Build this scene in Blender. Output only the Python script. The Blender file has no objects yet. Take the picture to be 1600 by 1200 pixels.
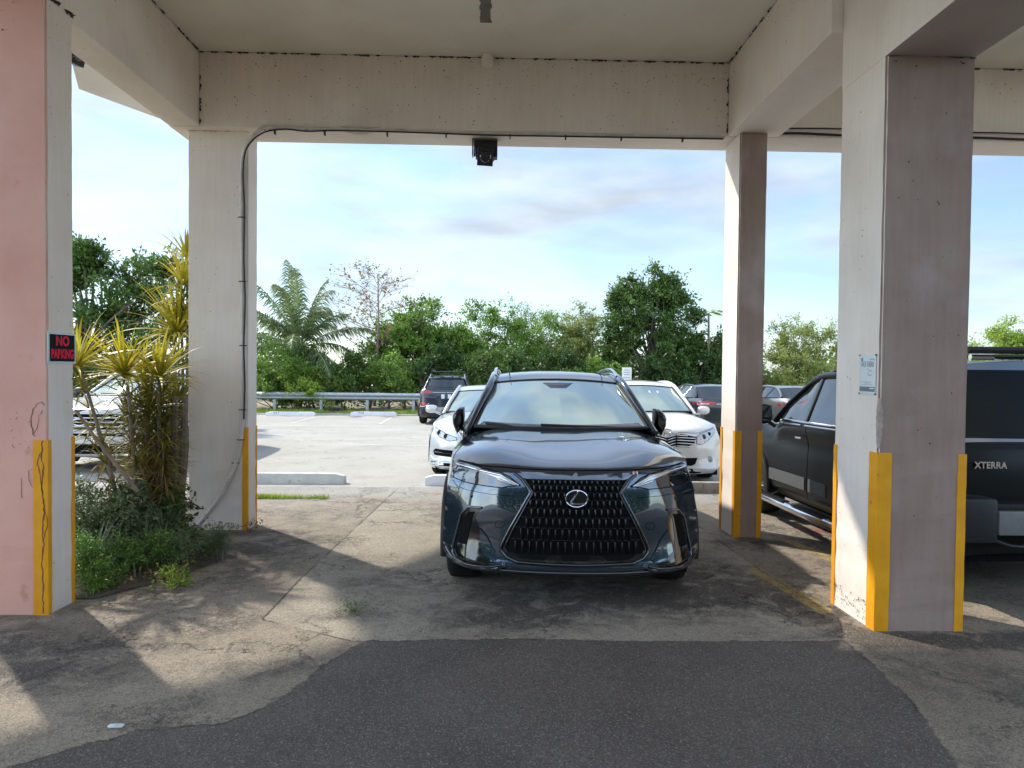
import bpy, bmesh, math, random
import numpy as np
from mathutils import Vector, Matrix, Euler
from mathutils.bvhtree import BVHTree
from mathutils.geometry import tessellate_polygon

# ------------------------------------------------------------ camera, sky, sun, exposure
scene = bpy.context.scene
C = scene.collection
EYE, SLOPE = 1.5, 0.0155
def cam_axes():
    F = 1050.; y = math.atan(26/F); p = math.atan(23/F); r = math.radians(.6)
    f = Vector((math.sin(y)*math.cos(p), math.cos(y)*math.cos(p), -math.sin(p)))
    r0 = Vector((math.cos(y), -math.sin(y), 0)); u0 = r0.cross(f)
    return r0*math.cos(r)+u0*math.sin(r), -r0*math.sin(r)+u0*math.cos(r), f
cr, cu, cf = cam_axes()
cam_data = bpy.data.cameras.new('camera'); cam = bpy.data.objects.new('camera', cam_data); C.objects.link(cam)
cam_data.sensor_width = 36; cam_data.lens = 36*1050/1600; cam_data.clip_start = .05; cam_data.clip_end = 3000
cam.matrix_world = Matrix(((cr.x, cu.x, -cf.x, 0), (cr.y, cu.y, -cf.y, 0), (cr.z, cu.z, -cf.z, EYE), (0, 0, 0, 1)))
scene.camera = cam

SUN = Vector((-1.0, 1.0, 1.2)).normalized()
world = bpy.data.worlds.new('World'); scene.world = world; world.use_nodes = True
nt = world.node_tree; nt.nodes.clear()
def wn(t, **k):
    n = nt.nodes.new(t)
    for a, b in k.items(): setattr(n, a, b)
    return n
out = wn('ShaderNodeOutputWorld'); bg = wn('ShaderNodeBackground'); bg.inputs[1].default_value = .13
sky = wn('ShaderNodeTexSky', sky_type='NISHITA', sun_disc=False, sun_elevation=math.asin(SUN.z),
         sun_rotation=math.atan2(SUN.x, SUN.y), air_density=1.0, dust_density=.4, ozone_density=1.5)
tc = wn('ShaderNodeTexCoord'); mp = wn('ShaderNodeMapping')
mp.inputs['Scale'].default_value = (1.0, 1.0, 3.4); mp.inputs['Rotation'].default_value = (0, .22, .3)
n1 = wn('ShaderNodeTexNoise'); n1.inputs['Scale'].default_value = 2.3; n1.inputs['Detail'].default_value = 9
n1.inputs['Roughness'].default_value = .56; n1.inputs['Distortion'].default_value = .5
rp = wn('ShaderNodeValToRGB'); rp.color_ramp.elements[0].position = .40; rp.color_ramp.elements[1].position = .68
rp.color_ramp.elements[0].color = (.30, .30, .30, 1); rp.color_ramp.elements[1].color = (.95, .95, .95, 1)
n2 = wn('ShaderNodeTexNoise'); n2.inputs['Scale'].default_value = 5.5; n2.inputs['Detail'].default_value = 7
rp2 = wn('ShaderNodeValToRGB'); rp2.color_ramp.elements[0].position = .36; rp2.color_ramp.elements[1].position = .6
rp2.color_ramp.elements[0].color = (2.7, 2.95, 3.2, 1); rp2.color_ramp.elements[1].color = (3.9, 4.15, 4.35, 1)
mx = wn('ShaderNodeMixRGB'); bm_ = wn('ShaderNodeMixRGB', blend_type='MULTIPLY'); bm_.inputs[0].default_value = 1
bm_.inputs[2].default_value = (.80, .93, 1.05, 1)
# added fill: unseen sky behind the viewpoint and far left brightened for the interior
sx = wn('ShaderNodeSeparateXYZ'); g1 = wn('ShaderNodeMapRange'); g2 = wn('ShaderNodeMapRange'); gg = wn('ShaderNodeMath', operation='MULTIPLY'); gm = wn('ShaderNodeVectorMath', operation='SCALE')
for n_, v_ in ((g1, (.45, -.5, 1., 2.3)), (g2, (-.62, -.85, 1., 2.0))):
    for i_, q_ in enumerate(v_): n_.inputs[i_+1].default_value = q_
for a, b in ((tc.outputs['Generated'], mp.inputs[0]), (mp.outputs[0], n1.inputs[0]), (mp.outputs[0], n2.inputs[0]),
             (n1.outputs[0], rp.inputs[0]), (n2.outputs[0], rp2.inputs[0]), (rp.outputs[0], mx.inputs[0]),
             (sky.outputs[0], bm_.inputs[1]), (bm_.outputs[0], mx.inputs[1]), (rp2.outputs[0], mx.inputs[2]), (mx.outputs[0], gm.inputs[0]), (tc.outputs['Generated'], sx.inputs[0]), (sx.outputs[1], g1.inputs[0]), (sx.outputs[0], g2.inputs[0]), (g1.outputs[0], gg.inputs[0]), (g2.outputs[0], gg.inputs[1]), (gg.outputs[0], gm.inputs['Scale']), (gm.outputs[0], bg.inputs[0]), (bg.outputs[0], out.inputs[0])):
    nt.links.new(a, b)
sl = bpy.data.lights.new('sun', 'SUN'); sl.energy = 3.2; sl.angle = math.radians(1.3); sl.color = (1, .94, .84)
so = bpy.data.objects.new('sun', sl); C.objects.link(so); so.location = (-20, 20, 24)
so.rotation_euler = SUN.to_track_quat('Z', 'Y').to_euler()
scene.view_settings.view_transform = 'Standard'; scene.view_settings.look = 'None'
scene.view_settings.exposure = 0.86; scene.view_settings.gamma = 1
scene.cycles.max_bounces = 10; scene.cycles.diffuse_bounces = 6; scene.cycles.transparent_max_bounces = 12
random.seed(7); RNG = np.random.default_rng(11)

def gz(y): return -SLOPE*min(y, 31.0)

# ------------------------------------------------------------ materials
MATS = {}
def mat(name, c1, c2=None, scale=4., rough=.7, metal=0., spec=.5, bump=0., bscale=None, detail=6, coat=0., ior=None,
        spots=None, island=False, coords='Object', lo=.35, hi=.65, trans=0., bdist=.02, rvar=0., streak=0., patchy=0.):
    if name in MATS: return MATS[name]
    m = bpy.data.materials.new(name); m.use_nodes = True; t = m.node_tree; b = t.nodes['Principled BSDF']
    N = lambda ty: t.nodes.new(ty); L = t.links.new
    b.inputs['Base Color'].default_value = (*c1, 1); b.inputs['Roughness'].default_value = rough
    b.inputs['Metallic'].default_value = metal; b.inputs['Specular IOR Level'].default_value = spec
    if ior: b.inputs['IOR'].default_value = ior
    if coat: b.inputs['Coat Weight'].default_value = coat; b.inputs['Coat Roughness'].default_value = .02
    co = N('ShaderNodeTexCoord')
    col = None
    if c2 is not None:
        if island:
            g = N('ShaderNodeNewGeometry'); src = g.outputs['Random Per Island']; lo, hi = 0., 1.
        else:
            n = N('ShaderNodeTexNoise'); n.inputs['Scale'].default_value = scale; n.inputs['Detail'].default_value = detail
            n.inputs['Roughness'].default_value = .62
            L(co.outputs[coords], n.inputs[0]); src = n.outputs[0]
        r = N('ShaderNodeValToRGB'); r.color_ramp.elements[0].position = lo; r.color_ramp.elements[1].position = hi
        r.color_ramp.elements[0].color = (*c1, 1); r.color_ramp.elements[1].color = (*c2, 1)
        L(src, r.inputs[0]); col = r.outputs[0]
        if rvar:
            mr = N('ShaderNodeMapRange'); mr.inputs[3].default_value = rough-rvar; mr.inputs[4].default_value = rough+rvar
            L(src, mr.inputs[0]); L(mr.outputs[0], b.inputs['Roughness'])
    for sp in (spots or []):      # (colour, noise scale, lo, hi, amount)
        sc_, s1, s2, am = sp[1], sp[2], sp[3], sp[4]
        n = N('ShaderNodeTexNoise'); n.inputs['Scale'].default_value = sc_; n.inputs['Detail'].default_value = 5
        L(co.outputs[coords], n.inputs[0])
        r = N('ShaderNodeMapRange'); r.inputs[1].default_value = s1; r.inputs[2].default_value = s2
        r.inputs[4].default_value = am; L(n.outputs[0], r.inputs[0])
        mxx = N('ShaderNodeMixRGB'); L(r.outputs[0], mxx.inputs[0]); mxx.inputs[2].default_value = (*sp[0], 1)
        if col is not None: L(col, mxx.inputs[1])
        else: mxx.inputs[1].default_value = (*c1, 1)
        col = mxx.outputs[0]
    if streak or patchy:
        mpg = N('ShaderNodeMapping'); mpg.inputs['Scale'].default_value = (34, 34, 2.2) if streak else (1, 1, 1); L(co.outputs[coords], mpg.inputs[0])
        n = N('ShaderNodeTexNoise'); n.inputs['Scale'].default_value = 1. if streak else 1.3; n.inputs['Detail'].default_value = 5; L(mpg.outputs[0], n.inputs[0])
        r = N('ShaderNodeMapRange'); r.inputs[1].default_value = .36; r.inputs[2].default_value = .66; r.inputs[3].default_value = 1-(streak or patchy); r.inputs[4].default_value = 1+(streak or patchy)*.6; L(n.outputs[0], r.inputs[0])
        mm_ = N('ShaderNodeVectorMath'); mm_.operation = 'SCALE'; L(col, mm_.inputs[0]); L(r.outputs[0], mm_.inputs['Scale']); col = mm_.outputs[0]
    if col is not None: L(col, b.inputs['Base Color'])
    if bump:
        n = N('ShaderNodeTexNoise'); n.inputs['Scale'].default_value = bscale or scale*4; n.inputs['Detail'].default_value = 8
        n.inputs['Roughness'].default_value = .7
        L(co.outputs[coords], n.inputs[0]); bp = N('ShaderNodeBump'); bp.inputs['Strength'].default_value = bump
        bp.inputs['Distance'].default_value = bdist; L(n.outputs[0], bp.inputs['Height']); L(bp.outputs[0], b.inputs['Normal'])
    if trans:
        o = t.nodes['Material Output']; tr = N('ShaderNodeBsdfTranslucent'); ms = N('ShaderNodeMixShader')
        ms.inputs[0].default_value = trans; L(b.outputs[0], ms.inputs[1]); L(tr.outputs[0], ms.inputs[2]); L(ms.outputs[0], o.inputs[0])
        if col is not None: L(col, tr.inputs[0])
        else: tr.inputs[0].default_value = (*c1, 1)
    MATS[name] = m; return m

# ------------------------------------------------------------ object helpers
def tag(o, label=None, cat=None, group=None, kind=None):
    if label: o['label'] = label
    if cat: o['category'] = cat
    if group: o['group'] = group
    if kind: o['kind'] = kind
    return o
def empty(name, loc=(0, 0, 0), rz=0, label=None, cat=None, group=None, rot=None):
    o = bpy.data.objects.new(name, None); C.objects.link(o); o.location = loc; o.empty_display_size = .2
    o.rotation_euler = rot if rot else (0, 0, rz)
    return tag(o, label, cat, group)
def link(name, me, m, parent=None, smooth=False, angle=35):
    ms = m if isinstance(m, (list, tuple)) else [m]
    for k in ms: me.materials.append(k)
    if smooth:
        me.shade_smooth()
        try: me.set_sharp_from_angle(angle=math.radians(angle))
        except Exception: pass
    o = bpy.data.objects.new(name, me); C.objects.link(o)
    if parent: o.parent = parent
    return o
class MB:
    def __init__(s): s.v = []; s.f = []; s.m = []
    def add(s, vs, fs, mi=0):
        n = len(s.v); s.v += [tuple(p) for p in vs]; s.f += [tuple(i+n for i in f) for f in fs]; s.m += [mi]*len(fs); return s
    def box(s, x0, x1, y0, y1, z0, z1, mi=0):
        vs = [(x, y, z) for z in (z0, z1) for y in (y0, y1) for x in (x0, x1)]
        return s.add(vs, [(0, 2, 3, 1), (4, 5, 7, 6), (0, 1, 5, 4), (2, 6, 7, 3), (0, 4, 6, 2), (1, 3, 7, 5)], mi)
    def tube(s, pts, r, n=10, mi=0, cap=True, flat=1., up=None):
        pts = [Vector(p) for p in pts]; rr = r if isinstance(r, (list, tuple)) else [r]*len(pts)
        rings = []; prev = Vector(up) if up else None
        for i, p in enumerate(pts):
            d = (pts[min(i+1, len(pts)-1)]-pts[max(i-1, 0)]).normalized()
            a = prev if prev is not None else Vector((0, 0, 1))
            if abs(a.dot(d)) > .95: a = Vector((1, 0, 0)) if abs(d.x) < .9 else Vector((0, 1, 0))
            e1 = (a-d*a.dot(d)).normalized(); e2 = d.cross(e1); prev = e1
            rings.append([p+(e1*math.cos(2*math.pi*k/n)*flat+e2*math.sin(2*math.pi*k/n))*rr[i] for k in range(n)])
        vs = [q for g in rings for q in g]; fs = []
        for i in range(len(pts)-1):
            for k in range(n):
                a = i*n+k; b = i*n+(k+1) % n; fs.append((a, b, b+n, a+n))
        if cap: fs.append(tuple(range(n))[::-1]); fs.append(tuple(range((len(pts)-1)*n, len(pts)*n)))
        return s.add(vs, fs, mi)
    def lathe(s, prof, n=32, axis='x', c=(0, 0, 0), mi=0):
        vs = []; fs = []
        for (r, h) in prof:
            for k in range(n):
                a = 2*math.pi*k/n; p = (r*math.cos(a), r*math.sin(a))
                q = (h, p[0], p[1]) if axis == 'x' else ((p[0], h, p[1]) if axis == 'y' else (p[0], p[1], h))
                vs.append((q[0]+c[0], q[1]+c[1], q[2]+c[2]))
        for i in range(len(prof)-1):
            for k in range(n): fs.append((i*n+k, i*n+(k+1) % n, (i+1)*n+(k+1) % n, (i+1)*n+k))
        return s.add(vs, fs, mi)
    def grid(s, G, mi=0, flip=False):
        R, K = len(G), len(G[0]); vs = [p for row in G for p in row]; fs = []
        for i in range(R-1):
            for k in range(K-1):
                q = (i*K+k, i*K+k+1, (i+1)*K+k+1, (i+1)*K+k); fs.append(q[::-1] if flip else q)
        return s.add(vs, fs, mi)
    def mesh(s, name):
        me = bpy.data.meshes.new(name); me.from_pydata(s.v, [], s.f)
        if any(s.m): me.polygons.foreach_set('material_index', s.m)
        me.update(); return me
    def build(s, name, m, parent=None, smooth=False, angle=35, normals=False, bevel=0):
        me = s.mesh(name)
        if normals or bevel:
            b = bmesh.new(); b.from_mesh(me)
            if normals: bmesh.ops.recalc_face_normals(b, faces=b.faces)
            if bevel:
                es = [e for e in b.edges if len(e.link_faces) == 2 and e.calc_face_angle(0) > .6]
                bmesh.ops.bevel(b, geom=es, offset=bevel, segments=2, affect='EDGES', profile=.6)
            b.to_mesh(me); b.free()
        return link(name, me, m, parent, smooth or bool(bevel), angle)
def fastmesh(name, V, nv):           # V: (n*nv,3) array of separate polygons with nv corners
    me = bpy.data.meshes.new(name); n = len(V)//nv
    me.vertices.add(len(V)); me.vertices.foreach_set('co', V.astype(np.float32).ravel())
    me.loops.add(len(V)); me.loops.foreach_set('vertex_index', np.arange(len(V), dtype=np.int32))
    me.polygons.add(n); me.polygons.foreach_set('loop_start', np.arange(0, len(V), nv, dtype=np.int32))
    me.update(calc_edges=True); return me
def quadmesh(name, V, F):
    me = bpy.data.meshes.new(name); F = np.asarray(F, dtype=np.int32)
    me.vertices.add(len(V)); me.vertices.foreach_set('co', np.asarray(V, dtype=np.float32).ravel())
    me.loops.add(F.size); me.loops.foreach_set('vertex_index', F.ravel())
    me.polygons.add(len(F)); me.polygons.foreach_set('loop_start', np.arange(0, F.size, F.shape[1], dtype=np.int32))
    me.update(calc_edges=True); return me
def text_mesh(txt, size, depth=.002, cond=1.0, bold=0.0, align='CENTER', space=1.0):
    cu_ = bpy.data.curves.new('txt', 'FONT'); cu_.body = txt; cu_.size = size; cu_.extrude = depth; cu_.align_x = align
    cu_.align_y = 'CENTER'; cu_.offset = bold; cu_.space_character = space
    o = bpy.data.objects.new('txt', cu_); C.objects.link(o)
    dg = bpy.context.evaluated_depsgraph_get(); me = bpy.data.meshes.new_from_object(o.evaluated_get(dg))
    bpy.data.objects.remove(o); me.materials.clear()
    me.transform(Matrix.Scale(cond, 4, (1, 0, 0))); return me
def text_obj(name, txt, size, m, parent, M, **k):
    me = text_mesh(txt, size, **k); me.transform(M); return link(name, me, m, parent)
def catmull(P, t):
    P = np.asarray(P, float); n = len(P)-1; t = np.clip(np.asarray(t, float), 0, n-1e-9); i = t.astype(int); f = (t-i)[:, None]
    g = lambda k: P[np.clip(k, 0, n)]
    # extrapolated end points keep the ends straight
    p0 = np.where((i == 0)[:, None], 2*P[0]-P[1], g(i-1)); p3 = np.where((i == n-1)[:, None], 2*P[n]-P[n-1], g(i+2))
    p1, p2 = g(i), g(i+1)
    return .5*((2*p1)+(-p0+p2)*f+(2*p0-5*p1+4*p2-p3)*f**2+(-p0+3*p1-3*p2+p3)*f**3)
def patch(net, sub=6, sub2=None):     # net R x K x 3 -> dense grid
    net = np.asarray(net, float); R, K, _ = net.shape; sub2 = sub2 or sub
    tv = np.linspace(0, K-1, (K-1)*sub2+1); tu = np.linspace(0, R-1, (R-1)*sub+1)
    A = np.stack([catmull(net[i], tv) for i in range(R)])
    return np.stack([catmull(A[:, k], tu) for k in range(A.shape[1])], axis=1)
# ------------------------------------------------------------ materials of the place
M_wall = mat('painted_render', (.76, .66, .575), (.83, .745, .665), 1.3, streak=.03, rough=.85, spec=.2, bump=.35, bscale=38, bdist=.006,
             spots=[((.30, .25, .20), 26, .70, .78, .75), ((.50, .44, .38), 1.1, .52, .75, .4)])
M_ceil = mat('painted_soffit', (.69, .645, .555), (.77, .73, .645), .9, rough=.9, spec=.1, bump=.25, bscale=30, bdist=.006,
             spots=[((.25, .22, .18), 22, .715, .78, .8), ((.47, .44, .36), .8, .5, .8, .5)])
M_pink = mat('salmon_paint', (.66, .34, .26), (.74, .42, .33), 1.6, rough=.8, spec=.2, bump=.35, bscale=30, bdist=.006,
             spots=[((.45, .2, .14), 9, .66, .75, .5), ((.72, .5, .45), 1.2, .5, .8, .5)])
M_yel = mat('yellow_paint', (.70, .29, .004), (.80, .37, .008), 5, rough=.6, spec=.4, bump=.3, bscale=40, bdist=.006,
            spots=[((.18, .1, .03), 13, .68, .75, .7)])
M_mould = mat('black_mould', (.05, .042, .035), (.10, .085, .07), 30, rough=.95, spec=.1)
M_lot = None
def ground_material(name, base1, base2, dark, crack=.5, grain=260., gr_amt=.35, big=.35, stain=(.06, .05, .045), stain_amt=.5):
    m = bpy.data.materials.new(name); m.use_nodes = True; t = m.node_tree; b = t.nodes['Principled BSDF']
    N = lambda ty: t.nodes.new(ty); L = t.links.new
    co = N('ShaderNodeTexCoord'); P = co.outputs['Object']
    def noise(s, d=6, r=.6):
        n = N('ShaderNodeTexNoise'); n.inputs['Scale'].default_value = s; n.inputs['Detail'].default_value = d
        n.inputs['Roughness'].default_value = r; L(P, n.inputs[0]); return n.outputs[0]
    def mrange(x, a, bb, c, d):
        n = N('ShaderNodeMapRange'); L(x, n.inputs[0])
        for i, v in enumerate((a, bb, c, d)): n.inputs[i+1].default_value = v
        return n.outputs[0]
    def mixc(f, a, bb, mode='MIX'):
        n = N('ShaderNodeMixRGB'); n.blend_type = mode
        if isinstance(f, float): n.inputs[0].default_value = f
        else: L(f, n.inputs[0])
        for i, x in ((1, a), (2, bb)):
            if isinstance(x, tuple): n.inputs[i].default_value = (*x, 1)
            else: L(x, n.inputs[i])
        return n.outputs[0]
    c = mixc(mrange(noise(.9, 5), .35, .65, 0, 1), base1, base2)
    c = mixc(mrange(noise(.45, 6, .65), .5, .72, 0, big), c, dark)
    c = mixc(mrange(noise(2.4, 8, .7), .56, .74, 0, stain_amt), c, stain)
    # aggregate: small stones
    v = N('ShaderNodeTexVoronoi'); v.inputs['Scale'].default_value = grain; L(P, v.inputs[0])
    g = N('ShaderNodeSeparateColor'); L(v.outputs['Color'], g.inputs[0])
    c = mixc(mrange(g.outputs[0], 0, 1, 0, gr_amt), c, (.02, .018, .016))
    c = mixc(mrange(g.outputs[1], .88, 1, 0, gr_amt*.8), c, (.6, .55, .5))
    c = mixc(mrange(noise(70, 4), .56, .66, 0, gr_amt*1.1), c, (.05, .045, .04))
    # cracks
    dn = N('ShaderNodeTexNoise'); dn.inputs['Scale'].default_value = 2.6; dn.inputs['Detail'].default_value = 6; L(P, dn.inputs[0])
    ad = N('ShaderNodeVectorMath'); ad.operation = 'MULTIPLY_ADD'; L(dn.outputs['Color'], ad.inputs[0])
    ad.inputs[1].default_value = (.9, .9, .9); L(P, ad.inputs[2])
    cv = N('ShaderNodeTexVoronoi'); cv.feature = 'DISTANCE_TO_EDGE'; cv.inputs['Scale'].default_value = .9; L(ad.outputs[0], cv.inputs[0])
    line = mrange(cv.outputs[0], 0.0, .014, 1, 0)
    cm = N('ShaderNodeMath'); cm.operation = 'MULTIPLY'; L(line, cm.inputs[0]); L(mrange(noise(.7, 3), .45, .6, 0, crack), cm.inputs[1])
    cv2 = N('ShaderNodeTexVoronoi'); cv2.feature = 'DISTANCE_TO_EDGE'; cv2.inputs['Scale'].default_value = 4.5; L(ad.outputs[0], cv2.inputs[0])
    cm2 = N('ShaderNodeMath'); cm2.operation = 'MULTIPLY'; L(mrange(cv2.outputs[0], 0, .03, 1, 0), cm2.inputs[0]); L(mrange(noise(.55, 3), .52, .66, 0, crack), cm2.inputs[1])
    mxm = N('ShaderNodeMath'); mxm.operation = 'MAXIMUM'; L(cm.outputs[0], mxm.inputs[0]); L(cm2.outputs[0], mxm.inputs[1])
    c = mixc(mxm.outputs[0], c, (.025, .022, .02))
    L(c, b.inputs['Base Color']); b.inputs['Roughness'].default_value = .88; b.inputs['Specular IOR Level'].default_value = .35
    h = N('ShaderNodeMath'); h.operation = 'MULTIPLY_ADD'; L(g.outputs[0], h.inputs[0]); h.inputs[1].default_value = .5; L(noise(60, 6, .8), h.inputs[2])
    h2 = N('ShaderNodeMath'); h2.operation = 'SUBTRACT'; L(h.outputs[0], h2.inputs[0]); L(mxm.outputs[0], h2.inputs[1])
    bp = N('ShaderNodeBump'); bp.inputs['Strength'].default_value = .7; bp.inputs['Distance'].default_value = .008
    L(h2.outputs[0], bp.inputs['Height']); L(bp.outputs[0], b.inputs['Normal'])
    return m
M_lot = ground_material('weathered_lot_asphalt', (.40, .385, .345), (.50, .48, .43), (.30, .285, .25), crack=.55, grain=120, gr_amt=.22, big=.5, stain=(.26, .24, .2), stain_amt=.35)
M_bay = ground_material('worn_bay_asphalt', (.30, .25, .19), (.40, .345, .27), (.16, .13, .10), crack=.6, grain=230, gr_amt=.42, big=.85, stain=(.075, .06, .05), stain_amt=.85)
M_apron = ground_material('cracked_apron_concrete', (.38, .335, .265), (.46, .41, .33), (.25, .215, .165), crack=.85, grain=210, gr_amt=.3, big=.6, stain=(.14, .12, .1), stain_amt=.5)
M_fresh = ground_material('dark_asphalt', (.135, .120, .110), (.18, .162, .148), (.10, .088, .08), crack=.0, grain=210, gr_amt=.5, big=.4, stain=(.05, .045, .045), stain_amt=.3)
M_soil = mat('garden_soil', (.07, .055, .035), (.15, .12, .08), 6, rough=.95, bump=.9, bscale=30, bdist=.03)

def sheet(name, poly, m, lift, jag=0., step=.35, label=None):   # flat sheet following the sloping ground
    pts = []
    for i, p in enumerate(poly):
        q = poly[(i+1) % len(poly)]; d = math.hypot(q[0]-p[0], q[1]-p[1]); n = max(1, int(d/step))
        for k in range(n):
            t = k/n; x = p[0]+(q[0]-p[0])*t; y = p[1]+(q[1]-p[1])*t
            j = jag if d < 40 else 0
            pts.append((x+random.uniform(-j, j), y+random.uniform(-j, j)))
    b = bmesh.new(); vs = [b.verts.new((x, y, gz(y)+lift)) for x, y in pts]; f = b.faces.new(vs)
    if f.normal.z < 0: f.normal_flip()
    bmesh.ops.triangulate(b, faces=b.faces[:]); bmesh.ops.recalc_face_normals(b, faces=b.faces[:])
    if sum(f.normal.z for f in b.faces) < 0: bmesh.ops.reverse_faces(b, faces=b.faces[:])
    me = bpy.data.meshes.new(name); b.to_mesh(me); b.free()
    o = link(name, me, m); o['kind'] = 'structure'; return o
# ground: sloping sheet then level out to the horizon
g = MB(); ys = [-30, 0, 8, 16, 24, 31, 60, 200, 2500]
g.grid([[(-2500 if k == 0 else (2500 if k == 3 else (-60 if k == 1 else 60)), y, -SLOPE*min(y, 31) if y > -1 else 0) for k in range(4)] for y in ys])
o = g.build('ground', M_lot); o['kind'] = 'structure'
def sdist(PX, PY, poly):            # signed distance to a polygon, positive inside
    n = len(poly); d = np.full(PX.shape, 1e9); ins = np.zeros(PX.shape, bool)
    for a in range(n):
        x0, y0 = poly[a]; x1, y1 = poly[(a+1) % n]; ex, ey = x1-x0, y1-y0
        t = np.clip(((PX-x0)*ex+(PY-y0)*ey)/(ex*ex+ey*ey), 0, 1); d = np.minimum(d, np.hypot(PX-x0-t*ex, PY-y0-t*ey))
        c = ((y0 > PY) != (y1 > PY)) & (PX < (x1-x0)*(PY-y0)/(y1-y0+1e-12)+x0); ins ^= c
    return np.where(ins, d, -d)
gx = np.concatenate([[-12, -8], np.arange(-5.5, 6.5, .05), [8, 14]]); gy = np.concatenate([[-13.9, -4], np.arange(-.5, 9.26, .05)])
PX, PY = np.meshgrid(gx, gy); ny_, nx_ = PX.shape
wob = .03*np.sin(PX*5.1+PY*2)+.02*np.sin(PX*13.7)+.012*np.sin(PX*31+PY*17)
PZ = np.where(PY > -1, -SLOPE*PY, 0)+.004
sd_apron = sdist(PX, PY, [(-.78, 3.80), (-1.42, 4.15), (-1.43, 5.0), (-1.30, 9.6), (2.1, 9.6), (2.12, 5.3), (2.2, 4.2), (2.04, 3.80)])
sd_fresh = sdist(PX, PY, [(-1.02, 3.05), (-.74, 3.82), (.4, 3.84), (1.2, 3.8), (2.05, 3.82), (2.0, 3.2), (1.82, 2.55), (1.7, 1.2), (1.6, -14), (-12, -14), (-12, .2), (-2.6, 2.2), (-1.9, 2.5), (-1.5, 2.85), (-1.15, 2.9)])+wob*.25
st = np.zeros(PX.shape)
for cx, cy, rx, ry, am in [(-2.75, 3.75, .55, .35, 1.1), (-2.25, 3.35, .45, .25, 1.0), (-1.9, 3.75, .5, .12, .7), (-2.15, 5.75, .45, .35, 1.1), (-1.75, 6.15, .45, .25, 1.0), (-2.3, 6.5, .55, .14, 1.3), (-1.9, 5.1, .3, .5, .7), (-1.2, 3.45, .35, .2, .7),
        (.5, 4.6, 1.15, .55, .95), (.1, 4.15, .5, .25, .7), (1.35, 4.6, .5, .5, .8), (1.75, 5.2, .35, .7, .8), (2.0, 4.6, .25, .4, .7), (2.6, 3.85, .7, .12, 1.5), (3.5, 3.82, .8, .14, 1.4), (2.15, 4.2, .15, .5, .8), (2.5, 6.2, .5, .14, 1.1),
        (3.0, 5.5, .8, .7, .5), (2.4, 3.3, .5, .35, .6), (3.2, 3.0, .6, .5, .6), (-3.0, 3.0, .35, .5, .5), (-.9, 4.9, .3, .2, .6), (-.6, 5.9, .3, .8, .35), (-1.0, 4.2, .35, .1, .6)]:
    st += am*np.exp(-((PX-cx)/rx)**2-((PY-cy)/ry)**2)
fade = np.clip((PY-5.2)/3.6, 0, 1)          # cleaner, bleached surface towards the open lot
sd_yel = np.maximum(sdist(PX, PY, [(2.03, 5.28), (2.14, 5.36), (2.24, 4.3), (2.12, 4.25)]), sdist(PX, PY, [(2.72, 6.3), (2.83, 6.3), (2.95, 5.35), (2.83, 5.35)]))
sd_red = sdist(PX, PY, [(3.0, 6.78), (3.35, 6.85), (3.5, 6.6), (3.15, 6.52)])
ru = 1.2*np.exp(-((PX+1.5)/.22)**2-((PY-8.33)/.07)**2)+1.2*np.exp(-((PX+.72)/.22)**2-((PY-8.78)/.06)**2)+.5*np.exp(-((PX-2.05)/.1)**2-((PY-4.9)/.5)**2)
jt = np.clip(np.where(PX < -1.25, np.abs(PY-8.24), .3), 0, .3)
def attr_floor(name, m):
    V = np.stack([PX, PY, PZ], -1).reshape(-1, 3); idx = np.arange(ny_*nx_).reshape(ny_, nx_)
    F = np.stack([idx[:-1, :-1], idx[:-1, 1:], idx[1:, 1:], idx[1:, :-1]], -1).reshape(-1, 4)
    me = quadmesh(name, V, F)
    for nm, arr in (('apron', np.clip(sd_apron, -.3, .3)), ('fresh', np.clip(sd_fresh, -.3, .3)), ('stain', st), ('bleach', fade), ('yellow', np.clip(sd_yel, -.3, .3)), ('red', np.clip(sd_red, -.3, .3)), ('rust', ru), ('joint', jt)):
        at = me.attributes.new(nm, 'FLOAT', 'POINT'); at.data.foreach_set('value', arr.astype(np.float32).ravel())
    o = link(name, me, m); o['kind'] = 'structure'; return o
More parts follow.
